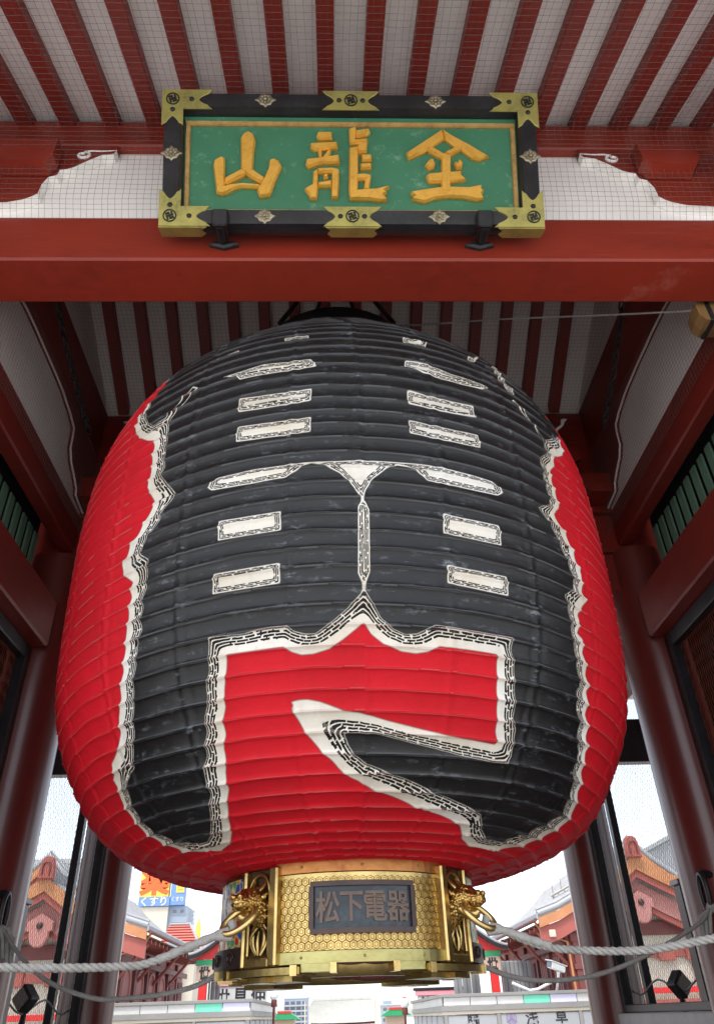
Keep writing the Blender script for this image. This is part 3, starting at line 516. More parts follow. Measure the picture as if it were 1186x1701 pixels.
for s in (-1, 1):
    x = GX+s*PX
    b = bracket(x, 0, 0, (2.505, 2.558), 0, 6.398, .17)
    # white scroll carved on the bracket
    for sg in (-1, 1):
        m = MB(); cx = x+sg*.79; P = [(cx+sg*(.20-.05*k), 2.50, 6.335-.012*k+.0030*k*k) for k in range(4)]
        for k in range(22):
            a = math.pi/2-k/21*2*math.pi*1.05; r = .046*(1-.55*k/21)
            P.append((cx-sg*(-r*math.cos(a)), 2.50, 6.275+r*.85*math.sin(a)))
        m.tube(P, [.003+.007*min(1, i/8) for i in range(len(P))], 6); m.build('scroll', M['white'], b)
    # boat shaped blocks and the arm that reaches out to the eaves
    for cx in ((x-.485), (x+.485)):
        m = MB(); m.prism([(-.14, 6.035), (.14, 6.035), (.18, 6.11), (.18, 6.29), (-.18, 6.29), (-.18, 6.11)], lambda u, v, d, cx=cx: (cx+u, d, v), 2.40, 2.498); m.build('bearing_block', M['red'], gate)
    m = MB(); m.prism([(2.46, 5.80), (2.30, 5.84), (2.12, 5.98), (2.05, 6.10), (2.05, 6.24), (2.46, 6.24)], lambda u, v, d, x=x: (x+d, u, v), -.11, .11); m.build('bracket_arm', M['red'], gate)
    # side walls: plaster, curved beam with its end brackets
    for ya, yb in ((YF+.15, YM-.15), (YM+.15, YB-.15)):
        box('plaster_wall', M['shadeplaster'], gate, *sorted((x-s*.14, x-s*.02)), ya, yb, 5.372, 7.35)
    m = MB()
    SP = [(.155, 5.40), (.43, 5.435), (.46, 5.50), (.55, 5.555), (.66, 5.61), (.735, 5.70), (.745, 5.84), (.76, 5.90), (.88, 5.945), (1.10, 5.985), (1.32, 5.995)]
    L = [(YM-d, z) for d, z in SP]
    Rr = [(YF+max(.155+.001*i, d-.36), z) for i, (d, z) in enumerate(SP)][::-1]
    P = L+Rr+[(YF+.155, 6.62), (YM-.155, 6.62)]
    xi = x-s*.158
    m.prism(P, lambda u, v, d: (d, u, v), xi-.017, xi+.017); cb = m.build('curved_beam', M['redshade'], gate)
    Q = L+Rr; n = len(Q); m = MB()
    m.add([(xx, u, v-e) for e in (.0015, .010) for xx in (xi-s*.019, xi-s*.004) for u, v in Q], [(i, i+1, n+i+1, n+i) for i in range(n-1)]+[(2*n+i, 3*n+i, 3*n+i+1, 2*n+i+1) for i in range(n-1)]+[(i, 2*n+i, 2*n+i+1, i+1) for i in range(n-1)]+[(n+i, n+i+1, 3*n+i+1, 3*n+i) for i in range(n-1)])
    m.build('painted_edge', M['shadeplaster'], cb)
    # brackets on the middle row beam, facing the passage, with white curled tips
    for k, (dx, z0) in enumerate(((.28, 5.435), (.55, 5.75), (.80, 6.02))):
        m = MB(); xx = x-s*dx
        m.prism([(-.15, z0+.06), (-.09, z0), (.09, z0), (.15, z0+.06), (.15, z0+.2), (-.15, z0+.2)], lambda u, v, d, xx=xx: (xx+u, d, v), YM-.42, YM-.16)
        m.build('bearing_block', M['redshade'], gate)
    m = MB(); m.prism([(0, 5.44), (.45, 5.44), (.62, 5.55), (.70, 5.75), (1.0, 5.95), (1.05, 6.22), (0, 6.22)], lambda u, v, d, x=x, s=s: (x-s*u, d, v), YM-.16, YM-.02); m.build('bracket', M['redshade'], gate)
    # white painted, curled bracket tips
    tips = (((2.12, 4.75, 6.10), (2.085, 4.75, 6.085), (2.065, 4.75, 6.03), (2.015, 4.75, 5.985), (1.985, 4.75, 5.945), (1.975, 4.75, 5.90)),
            ((2.10, 4.80, 5.71), (2.075, 4.80, 5.69), (2.085, 4.80, 5.62)))
    for P, rr in zip(tips, ((.005, .020, .012, .014, .022, .012), (.004, .018, .004))):
        m = MB(); m.tube([tuple(p) for p in catmull([(GX+s*(q[0]-GX), q[1], q[2]) for q in P], 5)], list(np.interp(np.linspace(0, 1, (len(P)-1)*5+1), np.linspace(0, 1, len(P)), rr)), 7); m.build('scroll', M['shadeplaster'], gate)
    m = MB(); m.bbox(*sorted((GX+s*1.73, GX+s*1.86)), 4.86, 4.93, 5.655, 5.715, .008); m.build('bracket_tip', M['shadeplaster'], gate)
    # green pickets behind the gap between the two side beams
    xs = x+s*.085
    m = MB(); m.bbox(-.009, .009, -.042, .042, 4.50, 5.058, .006)
    pk = link('picket', m.mesh('picket', M['lgreen']), gate, Vector((xs, 3.02, 0))-Vector((GX, YM, 0)))
    copies(pk, gate, [(0, .128*k, 0) for k in range(1, 16)])
    # dark boards enclosing the statue bay behind the pickets
    box('bay_wall', M['darkwood'], gate, x+s*3.1-.03, x+s*3.1+.03, YF, YM, 0, 6.4)
    box('bay_wall', M['darkwood'], gate, min(x+s*.26, x+s*3.07), max(x+s*.26, x+s*3.07), YM-.03, YM+.03, .1, 4.96)
    box('bay_wall', M['darkwood'], gate, min(x+s*.26, x+s*3.07), max(x+s*.26, x+s*3.07), YM-.03, YM+.03, 5.44, 6.6)
    box('bay_ceiling', M['darkwood'], gate, min(x+s*.17, x+s*3.07), max(x+s*.17, x+s*3.07), YF+.16, YM-.18, 5.46, 5.50)
    box('bay_ceiling', M['darkwood'], gate, min(x+s*.17, x+s*3.07), max(x+s*.17, x+s*3.07), YM+.18, YB-.16, 5.46, 5.50)
    # statue bay screen facing the passage: frame, net of wires
    xi = x+s*.01
    sc_ = thing('bay_screen', ('dark wired screen under the ' + ('left' if s < 0 else 'right') + ' side rail, beside the lantern'), 'screen', (xi, 3.9, .5), 'wired screens of the statue bays')
    y0, y1, z0, z1 = YF+.28, YM-.26, .5, 4.098
    for a, b_, c, d in ((y0, y0+.09, z0, z1), (y1-.09, y1, z0, z1), (y0+.09, y1-.09, z0, z0+.1), (y0+.09, y1-.09, z1-.11, z1)):
        box('frame_bar', M['blackwood'], sc_, xi-.04, xi+.04, a, b_, c, d, .006)
    m = MB()
    for k in range(int((y1-y0)/.03)):
        y = y0+.03*k; zz = np.arange(z0, z1, .05)
        m.tube([(xi+s*.02, y+(.007 if i % 2 else -.007), z) for i, z in enumerate(zz)], .0035, 3, False, False)
    o = m.build('wire_mesh', M['redmesh'], sc_); o['kind'] = 'stuff'
    box('dado_wall', M['red'], gate, x-.05, x+.05, YF+.25, YM-.25, .1, .498)
    box('shade_board', M['void'], gate, min(x+s*.15, x+s*.18), max(x+s*.15, x+s*.18), YF+.26, YM-.26, .1, 5.40)  # black sheet added in place of the shade behind the pickets

# wire screens of the rear bays: one facing the passage, one facing the street
def wire_screen(label, p0, p1, z0, z1, cell=.021):
    """upright screen from p0 to p1 in plan"""
    t = thing('wire_screen', label, 'screen', ((p0[0]+p1[0])/2, (p0[1]+p1[1])/2, z0), 'wire screens of the rear bays')
    d = Vector((p1[0]-p0[0], p1[1]-p0[1], 0)); L = d.length; d.normalize(); nn = Vector((-d.y, d.x, 0))
    P = lambda u, z, w=0: Vector((p0[0], p0[1], 0))+d*u+nn*w+Vector((0, 0, z))
    def bar(u0, u1, za, zb, w=.045):
        m = MB(); m.bbox(u0, u1, -w, w, za, zb, .006, lambda q: P(q[0], q[2], q[1])); return m.build('frame_bar', M['blackwood'], t)
    bar(0, .07, z0, z1); bar(L-.07, L, z0, z1); bar(.07, L-.07, z1-.22, z1); bar(.07, L-.07, z0, z0+.06)
    m = MB(); k = 0; u = .08
    while u < L-.08:
        zz = np.arange(z0+.06, z1-.2, cell*1.5)
        m.tube([P(u+(cell*.28 if (i+k) % 2 else -cell*.28), z) for i, z in enumerate(zz)],  .0014, 3, False, False); u += cell; k += 1
    o = m.build('wire_mesh', M['mesh'], t); o['kind'] = 'stuff'
    return t
for s, nm in ((-1, 'left'), (1, 'right')):
    x = GX+s*PX
    wire_screen('wire screen with black frame between two pillars %s of the passage' % nm, (x, YM+.27), (x, YB-.27), 1.62, 4.42)
    xo = x+s*2.9
    wire_screen('black framed wire screen facing the street %s of the rear pillar' % nm, (x+s*.30, YB+.02), (xo, YB+.02), 1.45, 4.45)
    # sill and wall below the passage screen
    box('sill', M['steel'], gate, x-.10, x+.10, YM+.26, YB-.26, 1.52, 1.618, .01)
    box('dado_wall', M['red'], gate, x-.06, x+.06, YM+.25, YB-.25, .1, 1.518)
    box('dado_wall', M['red'], gate, min(x+s*.25, xo), max(x+s*.25, xo), YB-.04, YB+.06, .1, 1.44)
    box('transom', M['blackwood'], gate, min(x+s*.24, xo), max(x+s*.24, xo), YB-.06, YB+.08, 3.95, 4.30, .01)
    # black edged notice frame standing beside the middle pillar
    box('side_post', M['blackwood'], gate, x-.035, x+.035, 5.93, 6.05, 1.62, 2.43, .005)
    box('side_post_cap', M['steel'], gate, x-.05, x+.05, 5.91, 6.07, 2.432, 2.47, .005)
    # iron ring bolted to the middle pillar
    hx = GX+s*(PX-.235); hy = YM-.235
    m = MB(); m.tube([(hx+.0*a, hy+.05*math.cos(a), 2.27+.115*math.sin(a)) for a in np.linspace(0, 2*math.pi, 24, endpoint=False)], .017, 7, closed=True); rg = m.build('iron_ring', M['iron'], gate)
    m = MB(); m.tube([(hx+s*.12, hy+.06, 2.38), (hx-.0*s, hy-.0, 2.39)], [.03, .02], 8); m.build('staple', M['iron'], rg)

# ------------------------------------------------------------------ the name board
BO = Vector((.139, 2.40, 5.37)); BV = Vector((.003, -.347, .77)).normalized(); BU = Vector((1, 0, 0)); BN = BU.cross(BV).normalized()
BH = .845; BX0, BX1 = -1.075, 1.084
def bp(u, v, d=0.0): return BO+BU*u+BV*v+BN*d
board = thing('name_board', 'green name board with three gilded raised characters in a black brass-cornered frame', 'sign', tuple(BO))
def bprism(name, mat, poly, d0, d1, inset=0, parent=board):
    m = MB(); m.prism(poly, bp, d0, d1, inset); return m.build(name, mat, parent)
def rect(a, b, c, d): return [(a, c), (b, c), (b, d), (a, d)]
FW = .115
for P in (rect(BX0, BX1, 0, FW), rect(BX0, BX1, BH-FW, BH), rect(BX0, BX0+FW, FW+.001, BH-FW-.001), rect(BX1-FW, BX1, FW+.001, BH-FW-.001)):
    bprism('frame_rail', M['blackwood'], P, -.09, .0, .022)
bprism('backing', M['blackwood'], rect(BX0+.03, BX1-.03, .03, BH-.03), -.11, -.092)
def verdigris():
    t = NT('weathered green field'); v = t.pos()
    a = t.noise(v, 3.5, 6, .65); b = t.noise(t.pos((1, 1, 1)), 14, 5, .7); c = t.noise(v, 60, 3)
    col = t.mix(t.ramp(a, .3, .75), (.032, .152, .078), (.041, .18, .096))
    col = t.mix(t.math('MULTIPLY', t.ramp(b, .58, .8), t.ramp(a, .35, .65)), col, (.20, .36, .25))
    t.set('Base Color', col); t.set('Roughness', .6); t.bump(t.math('ADD', b, c), .25, .004); return t.m
M['field'] = verdigris()
bprism('field', M['field'], rect(BX0+FW, BX1-FW, FW, BH-FW), -.0885, -.062)
TW = .028
a, b_, c, d = BX0+FW+.008, BX1-FW-.008, FW+.004, BH-FW-.036
for P in (rect(a, b_, d-TW, d), rect(a, a+TW, c, d-TW-.001), rect(b_-TW, b_, c, d-TW-.001), rect(a+TW+.001, b_-TW-.001, c, c+TW*.6)):
    bprism('gilt_trim', M['goldtrim'], P, -.062, -.044, .006)
# brass plates: corners, top and bottom middles
def corner(sx, sy):
    u0 = BX0 if sx > 0 else BX1; v0 = 0 if sy > 0 else BH
    A = [(-.004, -.004), (.285, -.004), (.268, .010), (.258, .022), (.232, .034), (.214, .046), (.205, .058), (.214, .070), (.232, .082), (.256, .092), (.265, .106), (.282, .118), (.118, .118), (.118, .225), (.106, .212), (.094, .206), (.082, .186), (.070, .172), (.058, .164), (.046, .172), (.034, .186), (.022, .206), (.010, .212), (-.004, .225)]
    A = [(u0+sx*x, v0+sy*y) for x, y in A]
    o = bprism('corner_plate', M['brass'], A, .0, .007, .003)
    # the plate wraps round the lower edge and the sides
    if sy > 0:
        m = MB(); m.prism([(u0+sx*x, y) for x, y in [(-.006, 0), (.26, 0), (.23, .03), (.25, .06), (.22, .092), (-.006, .092)]], lambda u, v, dd: bp(u, -.006+dd, -v), -.003, .003); m.build('edge_plate', M['brass'], o)
    crest(u0+sx*.058, v0+sy*.058, o)
    for q in ((.165, .058), (.058, .125)): stud(u0+sx*q[0], v0+sy*q[1], o)
    return o
def crest(u, v, parent, r=.035):
    """raised ring with the temple's hooked-cross crest"""
    m = MB(); m.tube([bp(u+r*math.cos(w), v+r*math.sin(w), .009) for w in np.linspace(0, 2*math.pi, 20, endpoint=False)], .004, 5, closed=True)
    L = r*.62; w = r*.15
    for k in range(4):
        c_, s_ = math.cos(k*math.pi/2+.35), math.sin(k*math.pi/2+.35)
        T = lambda p: bp(u+p[0]*c_-p[1]*s_, v+p[0]*s_+p[1]*c_, p[2])
        m.box(0, L, -w, w, .0072+.0004*k, .0115+.0004*k, T); m.box(L-2*w, L, w, L*.95, .0073+.0004*k, .0113+.0004*k, T)
    m.build('crest', M['iron'], parent)
def stud(u, v, parent, r=.016):
    m = MB(); m.ball((0, 0, 0), r, 8)
    m.v = [tuple(bp(u+p[0], v+p[1], .006+p[2]*.6)) for p in m.v]; m.build('stud', M['iron'], parent)
for sx in (1, -1):
    for sy in (1, -1): corner(sx, sy)
for v0, sy in ((0, 1), (BH, -1)):
    A = [(-.165, -.004), (-.150, .012), (-.140, .022), (-.118, .034), (-.104, .046), (-.098, .058), (-.104, .070), (-.118, .082), (-.140, .094), (-.150, .105), (-.165, .118), (.165, .118), (.150, .105), (.140, .094), (.118, .082), (.104, .070), (.098, .058), (.104, .046), (.118, .034), (.140, .022), (.150, .012), (.165, -.004)]
    o = bprism('middle_plate', M['brass'], [(x, v0+sy*y) for x, y in A], .0, .007, .003)
    crest(0, v0+sy*.058, o)
    for q in (-.068, .068): stud(q, v0+sy*.058, o)
    if sy > 0:
        m = MB(); m.prism([(x, y) for x, y in [(-.15, 0), (.15, 0), (.12, .03), (.14, .06), (.12, .092), (-.12, .092), (-.14, .06), (-.12, .03)]], lambda u, v, dd: bp(u, -.006+dd, -v), -.003, .003); m.build('edge_plate', M['brass'], o)
# silvered lozenge bosses on the dark rails
def boss(u, v):
    m = MB()
    m.prism([(u-.062, v), (u-.04, v+.012), (u-.03, v+.03), (u-.012, v+.034), (u, v+.048), (u+.012, v+.034), (u+.03, v+.03), (u+.04, v+.012), (u+.062, v), (u+.04, v-.012), (u+.03, v-.03), (u+.012, v-.034), (u, v-.048), (u-.012, v-.034), (u-.03, v-.03), (u-.04, v-.012)], bp, .001, .010, .006)
    for k in range(8):
        w = k*math.pi/4; q = bp(u+.023*math.cos(w), v+.02*math.sin(w), .012); m.ball(q, .008, 6)
    m.ball(bp(u, v, .014), .010, 8)
    return m.build('flower_boss', M['silver'], board)
for q in ((-.49, .058), (.49, .058), (-.49, BH-.058), (.49, BH-.058), (BX0+.058, .445), (BX1-.058, .44)): boss(*q)
# the three characters, carved in relief stroke by stroke
for key, nm in (('y', 'character'), ('r', 'character'), ('k', 'character')):
    g = MB()
    o = None
    for i, P in enumerate(CHARS[key]):
        m = MB(); m.prism([tuple(p) for p in P], bp, -.0615, -.030+.0011*(i % 5), .009)
        if o is None:
            o = m.build(nm, M['goldleaf'], board)
        else: m.build('stroke', M['goldleaf'], o)
# iron hooks carrying the board
for u in (-.735, .741):
    hk = MB(); hk.bbox(u-.045, u+.045, -.02, .075, .002, .05, .008, lambda p: bp(*p)); o = hk.build('hook', M['iron'], board)
    m = MB(); m.bbox(u-.035, u+.035, -.028, -.008, -.10, .05, .006, lambda p: bp(*p)); m.build('hook_arm', M['iron'], o)
    m = MB(); a_ = bp(u, -.02, .03); b2 = bp(u, -.055, -.06); m.tube([a_, (a_+b2)/2, b2], [.026, .022, .020], 8); m.build('hook_stem', M['iron'], o)
    m = MB(); m.prism([(-.085, 0), (-.05, .03), (0, .035), (.05, .03), (.085, 0), (.04, -.02), (0, -.04), (-.04, -.02)], lambda x, y, d: (BO.x+u+x, 2.548-d, 5.392+y*.8), 0, .03, .012); m.build('hook_plate', M['iron'], o)

# ------------------------------------------------------------------ the giant lantern
LX, LY = .06, 4.0
lan = thing('paper_lantern', 'giant red and black ribbed paper lantern with a gilded base hanging in the gate', 'lantern', (LX, LY, 1.76))
PR = [(2.225, .60), (2.235, .72), (2.262, .88), (2.30, 1.01), (2.35, 1.125), (2.42, 1.23), (2.5, 1.305), (2.65, 1.402), (2.8, 1.478), (2.95, 1.526), (3.1, 1.552), (3.25, 1.566), (3.4, 1.575), (3.6, 1.583), (3.85, 1.589), (4.05, 1.587), (4.2, 1.58), (4.35, 1.564), (4.5, 1.53), (4.65, 1.478), (4.8, 1.402), (4.93, 1.312), (5.05, 1.22), (5.2, 1.108), (5.35, .99), (5.48, .87), (5.58, .75), (5.65, .62)]
prof = catmull(PR); ARC = np.r_[0, np.cumsum(np.hypot(*np.diff(prof, axis=0).T))]; TOP = ARC[-1]
def sdf(poly, th, s, r):
    """signed distance (inside positive) on the unrolled surface and the run along the outline"""
    P = np.array(poly, np.float32); Q = np.roll(P, -1, 0); n = len(P)
    best = np.full(th.shape, 1e9, np.float32); run = np.zeros(th.shape, np.float32); ins = np.zeros(th.shape, bool); acc = 0.0
    for i in range(n):
        ax = (P[i, 0]-th)*r; ay = P[i, 1]-s; ex = (Q[i, 0]-P[i, 0])*r; ey = Q[i, 1]-P[i, 1]
        tt = np.clip(-(ax*ex+ay*ey)/(ex*ex+ey*ey+1e-12), 0, 1)
        d = (ax+ex*tt)**2+(ay+ey*tt)**2
        L = math.hypot((Q[i, 0]-P[i, 0])*1.5, ey); k = d < best
        best = np.where(k, d, best); run = np.where(k, acc+tt*L, run); acc += L
        if abs(ey) > 1e-9:
            c = ((P[i, 1] > s) != (Q[i, 1] > s)) & (th < (Q[i, 0]-P[i, 0])*(s-P[i, 1])/ey+P[i, 0]); ins ^= c
    return np.sqrt(best)*np.where(ins, 1, -1), run
def build_shell():
    th = np.concatenate([np.radians(np.arange(-100, 100.01, .36)), np.radians(np.arange(103, 258, 3.0))]).astype(np.float32); nc = len(th)
    nr = 2*395+1; s = np.linspace(0, TOP, nr).astype(np.float32)
    r0 = np.interp(s, ARC, prof[:, 1]).astype(np.float32); z0 = np.interp(s, ARC, prof[:, 0]).astype(np.float32)
    S2, T2 = np.meshgrid(s[::2], th, indexing='ij'); RR = np.maximum(np.repeat(r0[::2, None], nc, 1), .3)
    def full(a):
        o = np.empty((nr, nc), np.float32); o[::2] = a; o[1::2] = (a[:-1]+a[1:])/2; return o
    dw, run = sdf(LANT['W'], T2, S2, RR); dk, runk = sdf(LANT['K'], T2, S2, RR)
    dc = np.full(dw.shape, -9, np.float32); runc = np.zeros_like(dw)
    for C in LANT['C']:
        a = np.array(C); i0 = np.searchsorted(s[::2], a[:, 1].min()-.1); i1 = np.searchsorted(s[::2], a[:, 1].max()+.1)
        j0 = np.searchsorted(th[:556], a[:, 0].min()-.1); j1 = np.searchsorted(th[:556], a[:, 0].max()+.1)
        sl_ = (slice(i0, i1), slice(j0, j1)); d, q = sdf(C, T2[sl_], S2[sl_], RR[sl_])
        k = d > dc[sl_]; dc[sl_] = np.where(k, d, dc[sl_]); runc[sl_] = np.where(k, q, runc[sl_])
    rn = np.where(dc > -.02, runc, np.where(dk < 0, run, runk))
    # ribs and panels
    rng = np.random.default_rng(5)
    seams = np.radians(np.array([-112, -94, -77, -60, -43.5, -26.7, -8.6, 2.5, 15.9, 31.5, 48, 65, 82, 99, 116]))
    g = np.searchsorted(seams, th); off = rng.normal(0, .028, 40)[g]
    ph = (s[:, None]-.0255)/.082+off[None, :]+.022*np.sin(th*9)[None, :]+.012*np.sin(th*31+1)[None, :]
    idx = np.floor(ph).astype(int); x = ph-idx
    amp = (.85+.3*rng.random((80, 40)))[np.clip(idx+2, 0, 79), g[None, :]]
    sag = (4*x*(1-x))**.55
    dd = np.minimum(x, 1-x)*.082
    rel = -.0100*amp*sag+.0050*np.exp(-(dd/.0065)**2)
    sd_ = np.min(np.abs(th[:, None]-seams[None, :]), 1)*1.5
    rel += ((.0052*np.exp(-(sd_/.012)**2)-.0035*np.exp(-((sd_-.030)/.012)**2))*(.4+.6*rng.random(40)[g]))[None, :]
    # soft wrinkles that start at the ribs near the seams
    wob = np.sin(th*70+idx*2.1)*np.sin(x*math.pi)*.0012*np.exp(-(sd_/.12))[None, :]
    rel += wob
    fade = np.clip(np.minimum(s, TOP-s)/.08, 0, 1)[:, None]; rel *= fade
    tone = rng.random((60, 40))[np.clip((idx+2)//2, 0, 59), g[None, :]].astype(np.float32)   # every pasted sheet has its own tint
    # outward normal of the profile
    dr = np.gradient(r0, s); dz = np.gradient(z0, s); ln = np.hypot(dr, dz); nr_, nz_ = dz/ln, -dr/ln
    rr = r0[:, None]+rel*nr_[:, None]; zz = z0[:, None]+rel*nz_[:, None]
    co = np.stack([rr*np.sin(th), -rr*np.cos(th), zz-1.76], -1).reshape(-1, 3).astype(np.float32)
    i, j = np.meshgrid(np.arange(nr-1), np.arange(nc), indexing='ij'); jn = (j+1) % nc
    q = np.stack([i*nc+j, i*nc+jn, (i+1)*nc+jn, (i+1)*nc+j], -1).reshape(-1, 4).astype(np.int32)
    me = bpy.data.meshes.new('lantern_shell'); me.vertices.add(len(co)); me.vertices.foreach_set('co', co.ravel())
    me.loops.add(q.size); me.loops.foreach_set('vertex_index', q.ravel()); me.polygons.add(len(q))
    me.polygons.foreach_set('loop_start', np.arange(0, q.size, 4, dtype=np.int32))
    me.polygons.foreach_set('loop_total', np.full(len(q), 4, np.int32)); me.update()
    me.polygons.foreach_set('use_smooth', np.ones(len(q), bool))
    for nme, a in (('dw', full(dw)), ('dk', full(dk)), ('dc', full(dc)), ('run', full(rn)), ('rib', x.astype(np.float32)), ('tone', tone), ('seam', np.repeat(sd_[None, :].astype(np.float32), nr, 0))):
        me.attributes.new(nme, 'FLOAT', 'POINT').data.foreach_set('value', np.ascontiguousarray(a, dtype=np.float32).ravel())
    return me
def lantern_mat():
    t = NT('painted lantern paper'); At = lambda k: t.n('ShaderNodeAttribute', attribute_name=k).outputs['Fac']
    mt = t.math
    dw, dk, dc, run = At('dw'), At('dk'), At('dc'), At('run')
    st = lambda v, e=0.0, w=.0022: t.ramp(v, e-w, e+w)
    v = t.pos(); n1 = t.noise(v, 2.2, 5, .6); n2 = t.noise(v, 34, 4, .6); n3 = t.noise(t.pos((1, 1, 5)), 7, 6, .7); nf = t.noise(v, 160, 3)
    # rows of brush dashes
    def dashes(q, rows, ll):
        row = mt('FLOOR', q); fr = mt('FRACT', q)
        h = mt('FRACT', mt('MULTIPLY', mt('SINE', mt('MULTIPLY', mt('ADD', row, 3.7), 12.9898)), 437.58))
        sx = mt('ADD', mt('ADD', mt('MULTIPLY', run, ll), mt('MULTIPLY', h, 3.0)), mt('MULTIPLY', n2, .5))
        cell = mt('FLOOR', sx); fx = mt('FRACT', sx)
        h2 = mt('FRACT', mt('MULTIPLY', mt('SINE', mt('ADD', mt('MULTIPLY', cell, 7.13), mt('MULTIPLY', row, 3.1))), 917.3))
        brk = mt('ADD', .07, mt('MULTIPLY', h2, .12))
        line = mt('MULTIPLY', mt('GREATER_THAN', fr, .30), mt('GREATER_THAN', fx, brk))
        join = mt('MULTIPLY', mt('GREATER_THAN', h2, .70), mt('MULTIPLY', mt('GREATER_THAN', fx, .42), mt('LESS_THAN', fx, .56)))
        return mt('MAXIMUM', line, join)
    tt = mt('DIVIDE', dw, mt('ADD', mt('ADD', mt('MAXIMUM', dw, 0), mt('MAXIMUM', mt('MULTIPLY', dk, -1), 0)), .0005))
    q = mt('MULTIPLY', mt('SUBTRACT', tt, .40), 4.0/.60)
    q = mt('ADD', q, mt('MULTIPLY', mt('SUBTRACT', n2, .5), .5))
    ink = mt('MULTIPLY', dashes(q, 4, 19.0), mt('GREATER_THAN', q, 0.12))
    ink = mt('MULTIPLY', ink, mt('LESS_THAN', q, 3.85))
    qc = mt('DIVIDE', mt('SUBTRACT', dc, .0035), .0074)
    inkc = mt('MULTIPLY', mt('MULTIPLY', dashes(qc, 3, 17.0), mt('GREATER_THAN', qc, 0)), mt('LESS_THAN', qc, 3.0))
    redc = t.mix(t.ramp(n1, .3, .7), (.54, .0068, .0165), (.43, .0055, .012))
    redc = t.mix(mt('MULTIPLY', t.ramp(n3, .60, .85), .35), redc, (.62, .06, .06))
    blk = t.mix(t.ramp(n1, .35, .7), (.0045, .0042, .0044), (.0085, .0088, .0098))
    sm = mt('SUBTRACT', 1, t.ramp(At('seam'), .004, .05))
    scuff = mt('MULTIPLY', t.ramp(n3, .55, .66), t.ramp(n2, .44, .58))
    blk = t.mix(mt('MULTIPLY', scuff, mt('ADD', .30, mt('MULTIPLY', sm, .6))), blk, (.18, .20, .225))
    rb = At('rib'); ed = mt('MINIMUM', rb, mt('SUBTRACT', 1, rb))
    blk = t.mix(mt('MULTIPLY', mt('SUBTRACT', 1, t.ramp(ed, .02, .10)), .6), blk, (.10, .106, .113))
    wht = t.mix(t.ramp(n1, .35, .65), (.70, .68, .63), (.58, .52, .42))
    wht = t.mix(mt('MULTIPLY', t.ramp(n2, .55, .8), .5), wht, (.5, .45, .38))
    c = t.mix(st(dw), redc, wht)
    c = t.mix(mt('MULTIPLY', mt('SUBTRACT', 1, t.ramp(mt('ABSOLUTE', dw), .0, .005)), .6), c, (.10, .03, .03))
    c = t.mix(mt('MULTIPLY', ink, st(dw)), c, blk)
    c = t.mix(st(dk), c, blk)
    c = t.mix(st(dc), c, wht)
    c = t.mix(mt('MULTIPLY', inkc, st(dc)), c, blk)
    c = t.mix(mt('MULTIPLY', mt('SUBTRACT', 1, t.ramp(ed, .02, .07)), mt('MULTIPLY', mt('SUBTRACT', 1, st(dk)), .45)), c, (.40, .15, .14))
    tn = At('tone'); sv = t.noise(t.pos((6, 6, .5)), 4, 5, .65)
    c = t.mix(mt('ADD', mt('MULTIPLY', tn, .20), mt('MULTIPLY', t.ramp(sv, .52, .75), .22)), c, t.mix(.42, c, (.012, .010, .010)))
    t.set('Base Color', c)
    isb = mt('MAXIMUM', st(dk), 0)
    t.set('Roughness', mt('SUBTRACT', mt('ADD', .60, mt('MULTIPLY', n1, .15)), mt('MULTIPLY', isb, mt('ADD', .16, mt('MULTIPLY', n3, .22)))))
    t.set('Specular IOR Level', mt('ADD', .18, mt('MULTIPLY', isb, .20)))
    hb = mt('ADD', mt('MULTIPLY', n3, .8), mt('ADD', mt('MULTIPLY', nf, .25), mt('MULTIPLY', n2, .5)))
    t.bump(hb, .35, .006)
    return t.m
M['lantern'] = lantern_mat()
sm_ = build_shell(); sm_.materials.append(M['lantern']); link('paper_shell', sm_, lan, (0, 0, 0))
# top cap
m = MB().lathe([(.58, 5.63), (.62, 5.64), (.63, 5.70), (.62, 5.92), (.58, 5.94), (.3, 6.02)], (LX, LY), 48); tc = m.build('top_ring', M['iron'], lan)
m = MB()
for k in range(4):
    w = k*math.pi/2+.785; m.tube([(LX+.6*math.sin(w), LY-.6*math.cos(w), 5.98), (LX+.05*math.sin(w), LY-.05*math.cos(w), zr-.05)], .018, 6)
m.build('hanger', M['iron'], lan)

